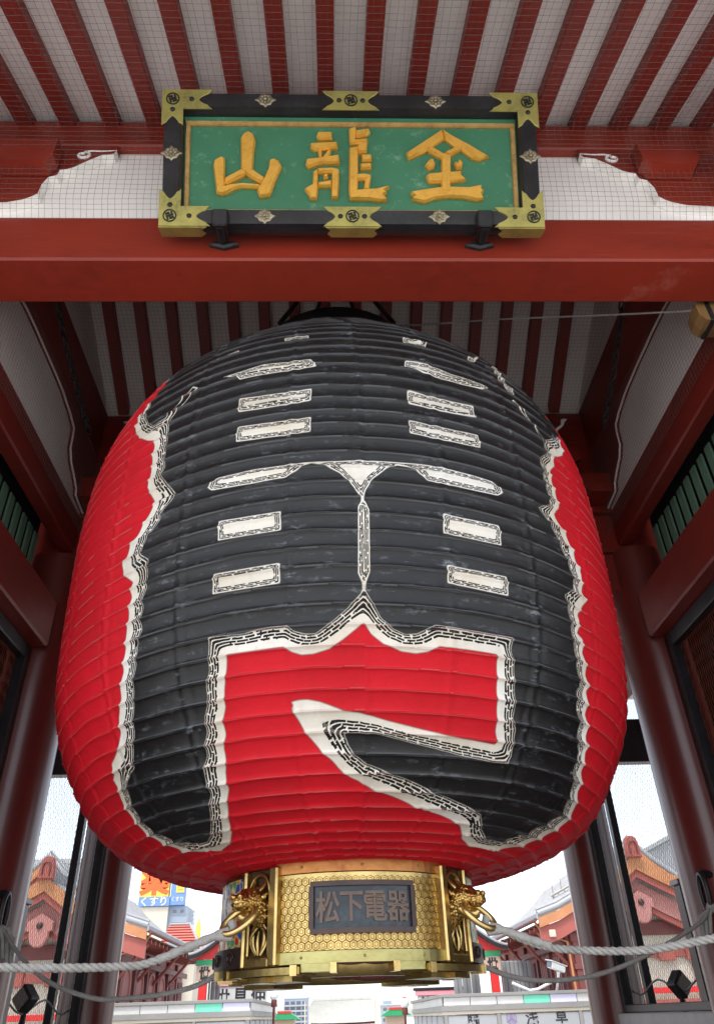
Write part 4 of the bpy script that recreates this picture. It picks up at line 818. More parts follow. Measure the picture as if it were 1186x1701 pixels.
# gilded base ring
PH0 = R(5)
def cyl(phi, r, z): return Vector((LX+r*math.sin(phi), LY-r*math.cos(phi), z))
def arcbox(m, a0, a1, r0, r1, z0, z1, n=None):
    n = n or max(2, int(abs(a1-a0)/R(4))); vs = []
    for k in range(n+1):
        a = a0+(a1-a0)*k/n
        vs += [cyl(a, r0, z0), cyl(a, r1, z0), cyl(a, r1, z1), cyl(a, r0, z1)]
    F = [(0, 3, 2, 1), (n*4, n*4+1, n*4+2, n*4+3)]
    for k in range(n):
        for i in range(4): F.append((k*4+i, k*4+(i+1) % 4, k*4+4+(i+1) % 4, k*4+4+i))
    return m.add(vs, F)
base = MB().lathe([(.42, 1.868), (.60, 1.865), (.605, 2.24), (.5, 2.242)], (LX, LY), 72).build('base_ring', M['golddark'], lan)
def hexpanel(ac):
    a0, a1 = ac-R(34.5), ac+R(34.5); r = .622
    m = MB(); arcbox(m, a0, a1, .606, r, 1.888, 2.182, 24)
    pan = m.build('embossed_panel', M['gold'], lan)
    m = MB(); sx = .0315; sz = sx*.866*1.0
    na = int((a1-a0)*r/sx)
    for i in range(na):
        for j in range(11):
            z = 1.905+j*sz+.0; u = (i+.5+(.5 if j % 2 else 0))*sx
            if z > 2.172 or u > (a1-a0)*r-.012: continue
            for rad, h, wd in ((.0172, .0045, .0028), (.0088, .0032, .0026)):
                vs = []
                for k in range(6):
                    w = R(60*k+30)
                    for rr_, hh in ((rad+wd/2, 0), (rad, h), (rad-wd/2, 0)):
                        vs.append(cyl(a0+(u+rr_*math.cos(w))/r, r+.0004+hh, z+rr_*math.sin(w)))
                F = []
                for k in range(6):
                    kn = (k+1) % 6
                    for q in range(2): F.append((k*3+q, kn*3+q, kn*3+q+1, k*3+q+1))
                m.add(vs, F)
    m.build('hexagon_relief', M['gold'], pan)
    arcbox(b1 := MB(), a0-R(1), a1+R(1), .606, .634, 2.185, 2.232, 24); b1.build('top_band', M['copper'], lan)
    arcbox(b2_ := MB(), a0-R(1), a1+R(1), .606, .632, 1.842, 1.885, 24); bb = b2_.build('bottom_band', M['limebrass'], lan)
    for w in (-24, 0, 24):
        m = MB(); m.ball(cyl(ac+R(w), .633, 1.864), .006, 6); m.build('rivet', M['golddark'], bb)
        m = MB(); m.ball(cyl(ac+R(w), .635, 2.208), .006, 6); m.build('rivet', M['golddark'], bb)
for k in range(2): hexpanel(PH0+k*math.pi)
# dark maker's plate on the front panel
pa0, pa1, pz0, pz1 = PH0-R(20.2), PH0+R(20.2), 1.952, 2.140
m = MB(); arcbox(m, pa0, pa1, .62, .634, pz0, pz1, 16); plate = m.build('maker_plate', M['slate'], lan)
for a, b, c, d in ((pa0, pa1, pz0-.006, pz0+.014), (pa0, pa1, pz1-.014, pz1+.006), (pa0-R(.5), pa0+R(1.3), pz0+.0145, pz1-.0145), (pa1-R(1.3), pa1+R(.5), pz0+.0145, pz1-.0145)):
    m = MB(); arcbox(m, a, b, .622, .648, c, d, 16); m.build('plate_frame', M['bronze'], plate)
for k, ch in enumerate('松下電器'):
    a = PH0+R(-13.6+9.07*k)
    glyph(ch, .122, lambda x, y, z, a=a: cyl(a+x/.634, .6345+max(0, z), (pz0+pz1)/2+y*1.05), M['platetext'], plate, .006, .0022, sx=.86)
# pilasters with openwork vines and dragon heads holding rings
def pilaster(pc, seed):
    n = Vector((math.sin(pc), -math.cos(pc), 0)); tv = Vector((math.cos(pc), math.sin(pc), 0)); O = Vector((LX, LY, 0))
    Fm = lambda u, v, w: O+tv*u+n*(.56+w)+Vector((0, 0, v))
    s_ = -1 if pc < PH0 else 1               # side: outer edge of the pilaster points this way
    m = MB()
    T = lambda p: Fm(p[0], p[2], p[1])
    m.bbox(-.104, .104, -.03, .050, 1.834, 2.225, .006, T); pl = m.build('pilaster', M['recess'], lan)
    for u0, u1, w in ((-.106, -.058, .090), (.083, .106, .084)):
        a, b = (u0, u1) if s_ > 0 else (-u1, -u0)
        m = MB(); m.bbox(a, b, .045, w, 1.836, 2.222, .008, T); m.build('pilaster_rim', M['gold'], pl)
    a, b = (-.0575, .0825) if s_ > 0 else (-.0825, .0575)
    m = MB(); m.bbox(a, b, .045, .080, 1.836, 1.872, .006, T); m.build('pilaster_rim', M['gold'], pl)
    # inner line and arch
    ca = (a+b)/2; hw = (b-a)/2-.010
    m = MB(); P = [Fm(ca-hw, 1.885, .066), Fm(ca-hw, 2.12, .066)]+[Fm(ca-hw*math.cos(w), 2.12+.080*math.sin(w), .066) for w in np.linspace(.1, math.pi-.1, 12)]+[Fm(ca+hw, 2.12, .066), Fm(ca+hw, 1.885, .066)]
    m.tube(P, .0075, 6); m.build('arch_line', M['gold'], pl)
    # vine: two crossing stems, leaves
    m = MB(); zz = np.linspace(1.885, 2.15, 30)
    for sg in (1, -1):
        m.tube([Fm(ca+sg*hw*.72*math.sin((z-1.885)/.265*2*math.pi*1.0+.5), z, .060+.010*math.cos((z-1.885)*40)*sg) for z in zz], .0075, 6)
        m.tube([Fm(ca+sg*(.010+.024*math.sin(k*.33)), 1.89+.012*k, .062) for k in range(9)], [.004+.007*math.sin(math.pi*k/8) for k in range(9)], 6)
        m.tube([Fm(ca+sg*(.044-.026*math.sin(k*.45)), 1.98+.010*k, .060) for k in range(8)], [.004+.006*math.sin(math.pi*k/7) for k in range(8)], 6)
    m.tube([Fm(ca, 1.885, .064), Fm(ca, 1.93, .070), Fm(ca, 1.975, .062)], [.006, .011, .004], 6)
    m.build('vine_relief', M['gold'], pl)
    # dragon head
    du = ca
    SD = .74
    D = lambda u, v, w: Fm(du+u*SD, 2.075+(v-2.075)*SD, .045+(w-.055)*SD)
    hd = MB()
    hd.tube([D(0, 1.99, .05), D(0, 2.03, .085), D(0, 2.075, .115), D(0, 2.10, .150), D(0, 2.098, .19), D(0, 2.082, .225), D(0, 2.078, .255), D(0, 2.088, .280), D(0, 2.096, .288)],
            [.040, .047, .050, .052, .046, .038, .033, .029, .012], 12)
    for sg in (1, -1):
        hd.ball(D(sg*.026, 2.107, .275), .013, 8)                                   # nostrils
        hd.tube([D(sg*.018, 2.135, .150), D(sg*.036, 2.142, .185), D(sg*.030, 2.122, .215)], [.012, .017, .008], 8)   # brows
        hd.tube([D(sg*.035, 2.10, .13), D(sg*.062, 2.115, .115), D(sg*.075, 2.14, .095)], [.016, .015, .004], 7)      # ears
        for k in range(3):
            hd.tube([D(sg*.036, 2.085-.03*k, .125-.015*k), D(sg*.060, 2.075-.034*k, .105-.01*k), D(sg*.070, 2.085-.034*k, .085)], [.014, .012, .003], 6)   # mane
        hd.tube([D(sg*.03, 2.072, .235), D(sg*.033, 2.045, .245)], [.008, .003], 6)   # fangs
    o = hd.build('dragon_head', M['scales'], lan)
    jw = MB(); jw.tube([D(0, 2.045, .12), D(0, 2.018, .165), D(0, 2.000, .205), D(0, 2.002, .238), D(0, 2.016, .252)], [.036, .032, .026, .020, .008], 10); jw.build('jaw', M['gold'], o)
    hn = MB()
    for sg in (1, -1): hn.tube([D(sg*.022, 2.135, .135), D(sg*.040, 2.168, .105), D(sg*.046, 2.195, .085), D(sg*.040, 2.212, .078)], [.013, .011, .008, .003], 7)
    hn.build('horn', M['gold'], o)
    ey = MB()
    for sg in (1, -1): ey.ball(D(sg*.040, 2.112, .185), .012, 8)
    ey.build('eye', M['bronze'], o)
    e1 = Vector((s_*.62, -.55, .55)).normalized(); e2 = e1.cross(Vector((0, .35, 1))).normalized(); rg = MB(); cc = Vector((0, 1.985, .250))
    P = [cc+e1*(.105*math.cos(w))+e2*(.060*math.sin(w)) for w in np.linspace(0, 2*math.pi, 28, endpoint=False)]
    rg.tube([D(p.x, p.y, p.z) for p in P], .0135, 8, closed=True); rg.build('mouth_ring', M['gold'], o)
    e = cc+e1*.112
    return D(e.x, e.y, e.z), n, tv
tieL = pilaster(PH0-R(43), 1); tieR = pilaster(PH0+R(43), 2)
pilaster(PH0+math.pi-R(43), 3); pilaster(PH0+math.pi+R(43), 4)
# enamel side panels between the pilasters and their dark lower band
def enamel():
    t = NT('enamel flowers'); v = t.pos()
    vo = t.n('ShaderNodeTexVoronoi', {'Vector': v, 'Scale': 26.0}); hue = t.n('ShaderNodeSeparateColor', {0: vo.outputs['Color']})
    c = t.mix(t.math('GREATER_THAN', hue.outputs[0], .45), (.62, .60, .52), (.42, .03, .03))
    c = t.mix(t.math('GREATER_THAN', hue.outputs[1], .66), c, (.03, .08, .34))
    c = t.mix(t.math('GREATER_THAN', hue.outputs[2], .70), c, (.05, .25, .14))
    c = t.mix(t.ramp(vo.outputs['Distance'], .012, .0), c, (.75, .7, .5))
    w = t.n('ShaderNodeTexVoronoi', {'Vector': v, 'Scale': 26.0}, feature='DISTANCE_TO_EDGE')
    c = t.mix(t.math('LESS_THAN', w.outputs[0], .07), c, (.55, .40, .12))
    t.set('Base Color', c); t.set('Roughness', .3); t.bump(w.outputs[0], .3, .004); return t.m
M['enamel'] = enamel()
for ac in (PH0-R(90), PH0+R(90)):
    arcbox(m := MB(), ac-R(38), ac+R(38), .604, .622, 1.925, 2.20, 20); m.build('enamel_panel', M['enamel'], lan)
    arcbox(m := MB(), ac-R(38.5), ac+R(38.5), .604, .640, 1.842, 1.922, 20); sb = m.build('side_band', M['bronze'], lan)
    for w in (-30, -15, 0, 15, 30):
        m = MB(); P = [cyl(ac+R(w)+.05*math.cos(a)*(1-a/14), .645, 1.882+.028*math.sin(a)*(1-a/14)) for a in np.linspace(0, 12, 40)]; m.tube(P, .004, 5); m.build('scroll', M['bronze'], sb)
# stepped feet and the carved underside
def foot(pc):
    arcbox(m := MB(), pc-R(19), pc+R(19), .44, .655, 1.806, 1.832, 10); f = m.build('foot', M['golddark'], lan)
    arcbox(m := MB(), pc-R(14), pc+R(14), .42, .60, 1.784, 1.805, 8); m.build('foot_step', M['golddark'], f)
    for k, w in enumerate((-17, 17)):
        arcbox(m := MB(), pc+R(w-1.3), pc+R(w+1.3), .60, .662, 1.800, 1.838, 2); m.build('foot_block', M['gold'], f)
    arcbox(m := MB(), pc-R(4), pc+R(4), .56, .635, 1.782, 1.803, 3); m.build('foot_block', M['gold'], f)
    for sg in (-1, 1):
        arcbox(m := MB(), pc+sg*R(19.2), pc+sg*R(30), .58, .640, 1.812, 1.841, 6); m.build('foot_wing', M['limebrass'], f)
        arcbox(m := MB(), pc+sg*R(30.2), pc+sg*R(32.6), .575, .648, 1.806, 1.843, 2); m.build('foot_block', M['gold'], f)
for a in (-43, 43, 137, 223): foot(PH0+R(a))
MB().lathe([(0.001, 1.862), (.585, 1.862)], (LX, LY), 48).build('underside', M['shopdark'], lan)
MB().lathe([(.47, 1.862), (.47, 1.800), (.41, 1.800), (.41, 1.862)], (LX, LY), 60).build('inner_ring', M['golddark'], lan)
cv = MB()
for k in range(3):
    P = []
    for a in np.linspace(0, 9, 70):
        r_ = .36-.03*a+.05*math.sin(a*3+k*2); w = a+k*2.1
        P.append((LX+r_*math.cos(w), LY+r_*math.sin(w)*.95, 1.845+.012*math.sin(a*4+k)))
    cv.tube(P, [.03*(1-i/90) for i in range(70)], 8)
for k in range(26):
    w = k*2.4; r_ = .52+.02*math.sin(k*5)
    cv.tube([(LX+r_*math.cos(w+b), LY+r_*math.sin(w+b), 1.85+.01*math.sin(b*9)) for b in np.linspace(0, .3, 8)], [.006+.016*math.sin(math.pi*i/7) for i in range(8)], 7)
cv.build('dragon_carving', M['shopdark'], lan)

# ------------------------------------------------------------------ ropes
def smooth(P, n=14): return [Vector(p) for p in catmull([tuple(p) for p in P], n)]
def rope(name, label, pts, rad, mat, pitch, group=None):
    t = thing(name, label, 'rope', tuple(pts[0]), group)
    P = smooth(pts, 16); L = [0]
    for i in range(1, len(P)): L.append(L[-1]+(P[i]-P[i-1]).length)
    n = int(L[-1]/.0085); q = []
    xs = np.linspace(0, L[-1], n); arr = np.array([tuple(p) for p in P])
    C = np.stack([np.interp(xs, L, arr[:, k]) for k in range(3)], 1)
    tg = np.gradient(C, axis=0); tg /= np.linalg.norm(tg, axis=1)[:, None]
    a = np.cross(tg, np.array([0, 0, 1.])); a /= np.linalg.norm(a, axis=1)[:, None]; b = np.cross(tg, a)
    for k in range(3):
        w = xs/pitch*2*math.pi+k*2*math.pi/3
        S = C+(a*np.cos(w)[:, None]+b*np.sin(w)[:, None])*rad*.5
        MB().tube([tuple(p) for p in S], rad*.56, 6).build('strand', mat, t)
    return t
lt, rt = tieL[0], tieR[0]
def tie(o, p, q, r=.0185):
    p, q = Vector(p), Vector(q); d = (q-p)
    m = MB(); P = [p-d*.12+d*k/14*1.1 for k in range(15)]; m.tube(P, [r*(.8+.25*((k*7) % 3)/2) for k in range(15)], 9); m.build('whipping', M['rope'], o)
    m = MB(); m.tube([p-d*.15+Vector((0, .012, .03)), p-d*.2, p-d*.15-Vector((0, .012, .03)), p+d*.1], .018, 7); m.build('knot', M['rope'], o)
pl_ = [lt, (-.724, 3.350, 1.867), (-.871, 3.288, 1.846), (-1.246, 3.115, 1.846), (-1.6, 2.95, 1.87), (-2.12, 2.74, 1.95)]
o = rope('white_rope', 'thick white twisted rope from the left dragon ring towards the left', pl_, .0158, M['rope'], .085, 'white ropes tied to the lantern base'); tie(o, lt, (-.724, 3.350, 1.867))
pr_ = [rt, (.872, 3.477, 1.885), (1.06, 3.388, 1.855), (1.26, 3.29, 1.847), (1.484, 3.184, 1.872), (1.8, 3.03, 1.91), (2.42, 2.74, 2.02)]
o = rope('white_rope', 'thick white twisted rope from the right dragon ring towards the right', pr_, .0158, M['rope'], .085, 'white ropes tied to the lantern base'); tie(o, rt, (.872+.04, 3.46, 1.878))
rope('grey_rope', 'grey rope sagging from the lantern base to the ring on the left pillar', [(-.50, 3.86, 1.88), (-.623, 3.98, 1.814), (-.816, 4.13, 1.778), (-1.10, 4.35, 1.768), (-1.295, 4.5, 1.782), (-1.61, 4.74, 1.871), (-1.862, 4.93, 2.013), (-2.06, 5.09, 2.17)], .0125, M['greyrope'], .045, 'grey ropes to the pillar rings')
rope('grey_rope', 'grey rope sagging from the lantern base to the ring on the right pillar', [(.62, 3.86, 1.86), (.841, 4.02, 1.795), (1.086, 4.19, 1.779), (1.408, 4.42, 1.811), (1.787, 4.68, 1.91), (2.256, 5.0, 2.08), (2.40, 5.10, 2.18)], .0125, M['greyrope'], .045, 'grey ropes to the pillar rings')
for s, hp in ((-1, (-2.08, 5.11, 2.18)), (1, (2.41, 5.115, 2.19))):
    t = thing('tied_end', 'grey rope tail knotted under the iron ring of the %s pillar' % ('left' if s < 0 else 'right'), 'rope tail', hp, 'rope tails at the pillar rings')
    m = MB()
    for k in range(3): m.tube([(hp[0]+.02*k, hp[1]-.02, hp[2]), (hp[0]-s*(.03+.03*k), hp[1]-.03, hp[2]-.06), (hp[0]-s*(.05+.03*k), hp[1]-.02, hp[2]-.16-.03*k)], .014, 6)
    m.ball(Vector(hp)+Vector((0, -.015, -.01)), .035, 8); m.build('tail', M['greyrope'], t)
# thin line from the lantern top to the wooden block on the right
t = rope('thin_line', 'thin white line running from above the lantern to the wooden block', [(.10, 3.98, 6.50), (.585, 3.85, 6.286), (1.255, 3.5, 5.929), (1.854, 3.2, 5.604), (2.29, 2.95, 5.335)], .007, M['rope'], .03)
pb = thing('wooden_block', 'varnished wooden pulley block with a black strap at the right rail', 'pulley', (2.39, 2.95, 5.15))
m = MB(); m.prism([(-.14, -.05), (-.10, -.11), (.12, -.11), (.20, -.04), (.20, .05), (.12, .10), (-.10, .10), (-.14, .06)], lambda u, v, d: (2.385+u*.8, 2.95+d, 5.255+v*.85), -.075, .075, .018); m.build('block_body', M['tan'], pb)
m = MB(); m.bbox(2.33, 2.365, 2.868, 3.032, 5.155, 5.352, .008); m.build('strap', M['iron'], pb)
m = MB(); m.tube([(2.35, 2.95, 5.34), (2.37, 2.95, 5.42)], .02, 8); m.build('strap_loop', M['iron'], pb)
# chains at both inner corners
def chain(label, p0, p1, sag):
    t = thing('chain', label, 'chain', p0, 'chains at the corners of the ceiling')
    p0, p1 = Vector(p0), Vector(p1); L = (p1-p0).length; n = int(L/.062)
    m = MB(); m.tube([(.036*math.cos(w)*1.3, .02*math.sin(w), 0) for w in np.linspace(0, 2*math.pi, 14, endpoint=False)], .0085, 5, closed=True); me = m.mesh('link', M['iron'])
    for k in range(n+1):
        f = k/n; q = p0.lerp(p1, f)-Vector((0, 0, sag*math.sin(math.pi*f)))
        o = bpy.data.objects.new('link', me); COL.objects.link(o); o.parent = t; o.location = q-p0
        dv = (p1-p0).normalized(); qt = dv.to_track_quat('X', 'Z'); o.rotation_mode = 'QUATERNION'
        from mathutils import Quaternion
        o.rotation_quaternion = qt @ Quaternion((1, 0, 0), (math.pi/2)*(k % 2))
chain('black iron chain hanging in the left corner of the ceiling', (-1.93, 3.25, 6.05), (-1.97, 4.45, 5.74), .05)
chain('black iron chain hanging in the right corner of the ceiling', (2.24, 3.45, 6.25), (2.27, 4.40, 5.72), .05)

# ------------------------------------------------------------------ bird nets
def net(name, label, rails, u0, u1, du, rad):
    """rails: polyline in (y, z); the net hangs along x over it"""
    m = MB()
    P = smooth_poly(rails, du)
    for x in np.arange(u0, u1, du):
        w = random.random()*6
        m.tube([(x+.004*math.sin(i*.9+w), y, z) for i, (y, z) in enumerate(P[::3])], rad, 3, False, False)
    for i, (y, z) in enumerate(P):
        m.tube([(x, y, z+.004*math.sin(x*7+i)) for x in np.linspace(u0, u1, 24)], rad, 3, False, False)
    return m.build(name, M['net'], None, kind='stuff', label=label)
def smooth_poly(P, d):
    out = []
    for a, b in zip(P[:-1], P[1:]):
        L = math.dist(a, b); n = max(1, round(L/d))
        out += [(a[0]+(b[0]-a[0])*k/n, a[1]+(b[1]-a[1])*k/n) for k in range(n)]
    return out+[P[-1]]
net('bird_net', 'fine grey bird net stretched before the white wall and under the eaves rafters', [(2.545, 5.665), (2.50, 5.69), (2.36, 6.40), (1.2, 5.93), (.4, 5.60)], GX-3.3, GX+3.4, .041, .0009)
net('bird_net', 'fine dark bird net stretched under the ceiling of the lantern bay', [(2.9, 6.12), (4.0, 6.75), (5.15, 6.45)], GX-2.28, GX+2.28, .034, .0009)
m = MB()
for s in (-1, 1):
    x = GX+s*(PX-.22)
    for y in np.arange(2.95, 5.2, .034): m.tube([(x, y, 5.12), (x, y, 6.0)], .0009, 3, False, False)
    for z in np.arange(5.12, 6.0, .034): m.tube([(x, 2.95, z), (x, 5.2, z)], .0009, 3, False, False)
m.build('bird_net', M['net'], None, kind='stuff', label='fine dark bird nets in front of the white side walls of the bay')

# ------------------------------------------------------------------ the shopping street beyond
SX = .33                                    # axis of the street
def mirror(s): return lambda x: SX+s*(x-SX)  # right hand coordinates to either side
def slab(name, mat, parent, pts, th=.06):
    """thick quad or polygon in space, thickened downwards"""
    P = [Vector(p) for p in pts]; n = (P[1]-P[0]).cross(P[2]-P[0]).normalized()
    if n.z < 0: n = -n
    k = len(P); m = MB(); m.add([p for p in P]+[p-n*th for p in P], [tuple(range(k)), tuple(range(k, 2*k))[::-1]]+[(i, (i+1) % k, k+(i+1) % k, k+i) for i in range(k)])
    return m.build(name, mat, parent)

# gabled booths seen through the wire screens
def gable_house(s, label, cx, y, zr_, hw):
    X = lambda d: cx+d*(.80 if d*s < 0 else 1.06)
    t = thing('gable_house', label, 'building', (cx, y, 0), 'gabled houses beside the street')
    D = 1.0
    def ro(u): return zr_-.62*u+.055*u*u      # gently curved roof
    us = np.linspace(0, hw, 6)
    m = MB()
    P = [(X(sg*u), ro(u)) for sg, rng in ((-1, us[::-1]), (1, us[1:])) for u in rng]; n = len(P)
    m.add([(x, yy, z+d) for yy in (y-.75, y+D) for d in (0, .16) for x, z in P], [(i, i+1, 2*n+i+1, 2*n+i) for i in range(n-1)]+[(n+i, 3*n+i, 3*n+i+1, n+i+1) for i in range(n-1)]+[(i, n+i, n+i+1, i+1) for i in range(n-1)]+[(0, 2*n, 3*n, n), (n-1, 2*n-1, 4*n-1, 3*n-1)])
    rf = m.build('roof', M['roofgrey'], t)
    # tile rolls running down the roof
    m = MB()
    for k in range(4):
        yy = y-.6+.45*k
        for sg in (-1, 1): m.tube([(X(sg*u), yy, ro(u)+.19) for u in us], .06, 5)
    o = m.build('tile_roll', M['roofgrey'], rf); o['kind'] = 'stuff'
    MB().bbox(cx-.17, cx+.17, y-.7, y+D, zr_+.1, zr_+.42, .03).build('ridge', M['roofgrey'], rf)
    m = MB(); m.prism([(-.25, 0), (-.23, .36), (-.17, .58), (-.07, .64), (.07, .64), (.17, .58), (.23, .36), (.25, 0)], lambda u, v, d: (cx+u, y-.88-d, zr_+.12+v), 0, .16, .03); o = m.build('ridge_end', M['shopred'], rf)
    m = MB(); m.tube([(cx-.11, y-1.05, zr_+.22), (cx-.11, y-1.05, zr_+.50), (cx-.06, y-1.05, zr_+.58), (cx+.06, y-1.05, zr_+.58), (cx+.11, y-1.05, zr_+.50), (cx+.11, y-1.05, zr_+.22)], .03, 6); m.build('ridge_crest', M['shopdark'], o)
    def band(name, mat, top, bot, yf, th):
        """gable board that follows the roof slope"""
        for sg in (-1, 1):
            m = MB(); Q = [(sg*u, ro(u)-top) for u in us]+[(sg*u, ro(u)-bot) for u in us[::-1]]
            m.prism(Q, lambda u, v, d: (X(u), yf+d, v), 0, th); m.build(name, mat, t)
    band('bargeboard', M['orange'], -.20, .20, y-.87, .10)
    band('bargeboard', M['shopred'], .21, .42, y-.80, .12)
    band('gable_board', M['shoppink'], .47, 1.02, y-.52, .10)
    band('bargeboard', M['shopred'], 1.03, 1.20, y-.46, .14)
    m = MB(); m.prism([(-.40, .10), (-.40, -.14), (-.30, -.16), (-.28, -.34), (-.20, -.50), (-.08, -.57), (.08, -.57), (.20, -.50), (.28, -.34), (.30, -.16), (.40, -.14), (.40, .10), (0, .34)], lambda u, v, d: (cx+u, y-.60-d, zr_-1.12+v), 0, .10, .03); g = m.build('gable_pendant', M['shoppink'], t)
    MB().ball((cx, y-.72, zr_-1.12), .10, 8, (1, .6, 1)).build('boss', M['bronze'], g)
    w = hw-.32
    m = MB(); m.prism([(-w, 0), (w, 0), (w, ro(w)-.3), (0, zr_-.3), (-w, ro(w)-.3)], lambda u, v, d: (X(u), y+d, v), 0, .2); m.build('wall', M['cream'], t)
    zb = zr_-1.95
    for z0, z1, yy in ((zb-.02, zb+.36, y-.12), (zb-.62, zb-.36, y-.10)): box('tie_beam', M['shopdark' if z0 > zb-.1 else 'shopred'], t, *sorted((X(-w-.2), X(w+.2))), yy, y-.002, z0, z1, .01)
    for d in (-w+.1, w-.1): box('post', M['shopred'], t, X(d)-.11, X(d)+.11, y-.09, y-.003, 0, zb-.63, .01)
    for d in (-w+.1, w-.1, -.62, .62): box('bracket_block', M['shopred'], t, X(d)-.26, X(d)+.26, y-.16, y-.10, zb-.72, zb-.30, .02)
    box('rail', M['signred'], t, *sorted((X(-w-.1), X(w+.1))), y-.35, y-.2, zb-1.55, zb-1.40, .01)
    box('counter', M['shopred'], t, *sorted((X(-w), X(w))), y-.30, y-.10, zb-2.0, zb-1.70, .01)
    box('wall', M['cream'], t, *sorted((X(-w), X(w))), y+D-.2, y+D-.05, 0, ro(w)-.3)
    for d in (-w, w): box('wall', M['cream'], t, X(d)-.08, X(d)+.08, y+.21, y+D-.21, 0, ro(w)-.2)
gable_house(-1, 'red gabled house with orange bargeboards seen through the left wire screen', -8.80, 25, 5.35, 1.85)
gable_house(1, 'red gabled house with orange bargeboards seen through the right wire screen', 9.35, 25, 5.50, 1.85)

# two storeyed street shops with curved roofs
def shop(s, label, arched):
    X = mirror(s)
    t = thing('street_shop', label, 'shop', (X(9.5), 38, 0), 'red shops lining the street')
    y0, y1 = 32.0, 47.0
    pr = [(8.05, 4.80), (8.9, 5.06), (9.8, 5.48), (10.7, 6.02), (11.6, 6.7), (12.4, 7.5)]
    n = len(pr)
    pf = pr+[(2*12.4-x, z) for x, z in pr[::-1][1:]]; nn = len(pf)
    m = MB(); m.add([(X(x), y, z+d) for y in (y0, y1) for d in (0, .14) for x, z in pf], [(i, i+1, 2*nn+i+1, 2*nn+i) for i in range(nn-1)]+[(nn+i, 3*nn+i, 3*nn+i+1, nn+i+1) for i in range(nn-1)]+[(i, nn+i, nn+i+1, i+1) for i in range(nn-1)]+[(2*nn+i, 3*nn+i, 3*nn+i+1, 2*nn+i+1) for i in range(nn-1)]+[(0, 2*nn, 3*nn, nn)])
    rf = m.build('roof', M['roofgrey'], t)
    m = MB()
    for k in range(36): m.tube([(X(x), y0+.2+.42*k, z+.16) for x, z in pr], .055, 5)
    o = m.build('tile_roll', M['roofgrey'], rf); o['kind'] = 'stuff'
    # white layered verge along the gable edge and orange board below it
    for k, (dz, mt, w) in enumerate(((.15, 'offwhite', .12), (.30, 'roofgrey', .07))):
        m = MB(); m.tube([(X(x), y0+.05+k*.14, z+dz) for x, z in pf], w, 6); m.build('verge', M[mt], rf)
    m = MB(); m.prism([(x, z-.01) for x, z in pf]+[(x, z-.36) for x, z in pf[::-1]], lambda u, v, d: (X(u), y0-.06+d, v), 0, .1); m.build('bargeboard', M['orange'], t)
    m = MB(); m.prism([(x, z-.37) for x, z in pf]+[(x, z-1.0) for x, z in pf[::-1]], lambda u, v, d: (X(u), y0+.05+d, v), 0, .1); m.build('gable_board', M['shopred'], t)
    # eaves gutter, soffit and rafters on the street side
    box('eaves_board', M['offwhite'], t, *sorted((X(7.98), X(8.05))), y0-.05, y1, 4.74, 4.95, .01)
    m = MB(); m.tube([(X(7.93), y0, 4.72), (X(7.93), y1, 4.72)], .07, 8); m.build('gutter', M['shopdark'], t)
    m = MB(); m.tube([(X(7.95), y0+.3, 4.68), (X(8.25), y0+.35, 4.25), (X(9.15), y0+.35, 3.95), (X(9.2), y0+.35, 1)], .05, 7); m.build('downpipe', M['orange'], t)
    slab('soffit', M['shopdark'], t, [(X(8.06), y0+.1, 4.62), (X(9.3), y0+.1, 4.45), (X(9.3), y1, 4.45), (X(8.06), y1, 4.62)], .05)
    rp = None
    for k in range(18):
        if rp is None:
            m = MB(); m.bbox(*sorted((X(8.08), X(9.25))), y0+.3, y0+.42, 4.40, 4.54, .01); rp = m.build('eaves_rafter', M['shopred'], t)
        else: copies(rp, t, [(0, .8*k, 0)])
    # walls
    xw = X(9.25)
    box('street_wall', M['shoppink' if arched else 'shopred'], t, *sorted((xw, X(9.45))), y0+.55, y1, 0, 4.5)
    box('end_wall', M['shopred'], t, *sorted((X(9.452), X(15.5))), y0+.55, y0+.75, 0, 5.2)
    box('far_wall', M['shopred'], t, *sorted((X(9.452), X(15.5))), y1-.2, y1, 0, 5.2)
    for x in (9.5, 10.9, 12.3, 13.7): box('post', M['shopdark'], t, *sorted((X(x-.13), X(x+.13))), y0+.40, y0+.548, 0, 4.3, .01)
    for z, h in ((3.95, .3), (3.0, .18)): box('tie_beam', M['shopdark'], t, *sorted((X(9.3), X(15.2))), y0+.36, y0+.52, z, z+h, .01)
    for k in range(6):
        yy = y0+1.2+2.3*k
        box('post', M['shopdark'], t, *sorted((X(9.10), X(9.248))), yy-.12, yy+.12, 0, 4.3, .01)
        if arched and k < 4:
            A = [(yy+.5, 1.4)]+[(yy+1.15-.62*math.cos(q), 3.0+.62*math.sin(q)) for q in np.linspace(0, math.pi, 12)]+[(yy+1.8, 1.4)]
            m = MB(); m.prism(A, lambda u, v, d: (X(9.20+d), u, v), 0, .045); nc_ = m.build('niche', M['shopred'], t)
            m = MB(); m.tube([(X(9.20), u, v) for u, v in A], .07, 6); m.build('niche_rim', M['shoppink'], nc_)
            continue
        w = box('window', M['shopdark'], t, *sorted((X(9.16), X(9.246))), yy+.45, yy+1.75, 2.1, 3.6, .01)
        box('pane', M['glass'], w, *sorted((X(9.12), X(9.158))), yy+.53, yy+1.67, 2.18, 3.52)
        for j in range(4): box('slat', M['shoppink'], w, *sorted((X(9.08), X(9.118))), yy+.60+.3*j, yy+.66+.3*j, 2.18, 3.52)
    box('tie_beam', M['shopdark'], t, *sorted((X(9.0), X(9.09))), y0+.5, y1, 3.75, 3.98, .01)
    for k in range(4):
        yy = y0+.9+3.2*k
        m = MB(); m.tube([(X(8.15), yy, 4.36), (X(9.2), yy, 3.2)], .07, 6); m.build('strut', M['shopred'], t)
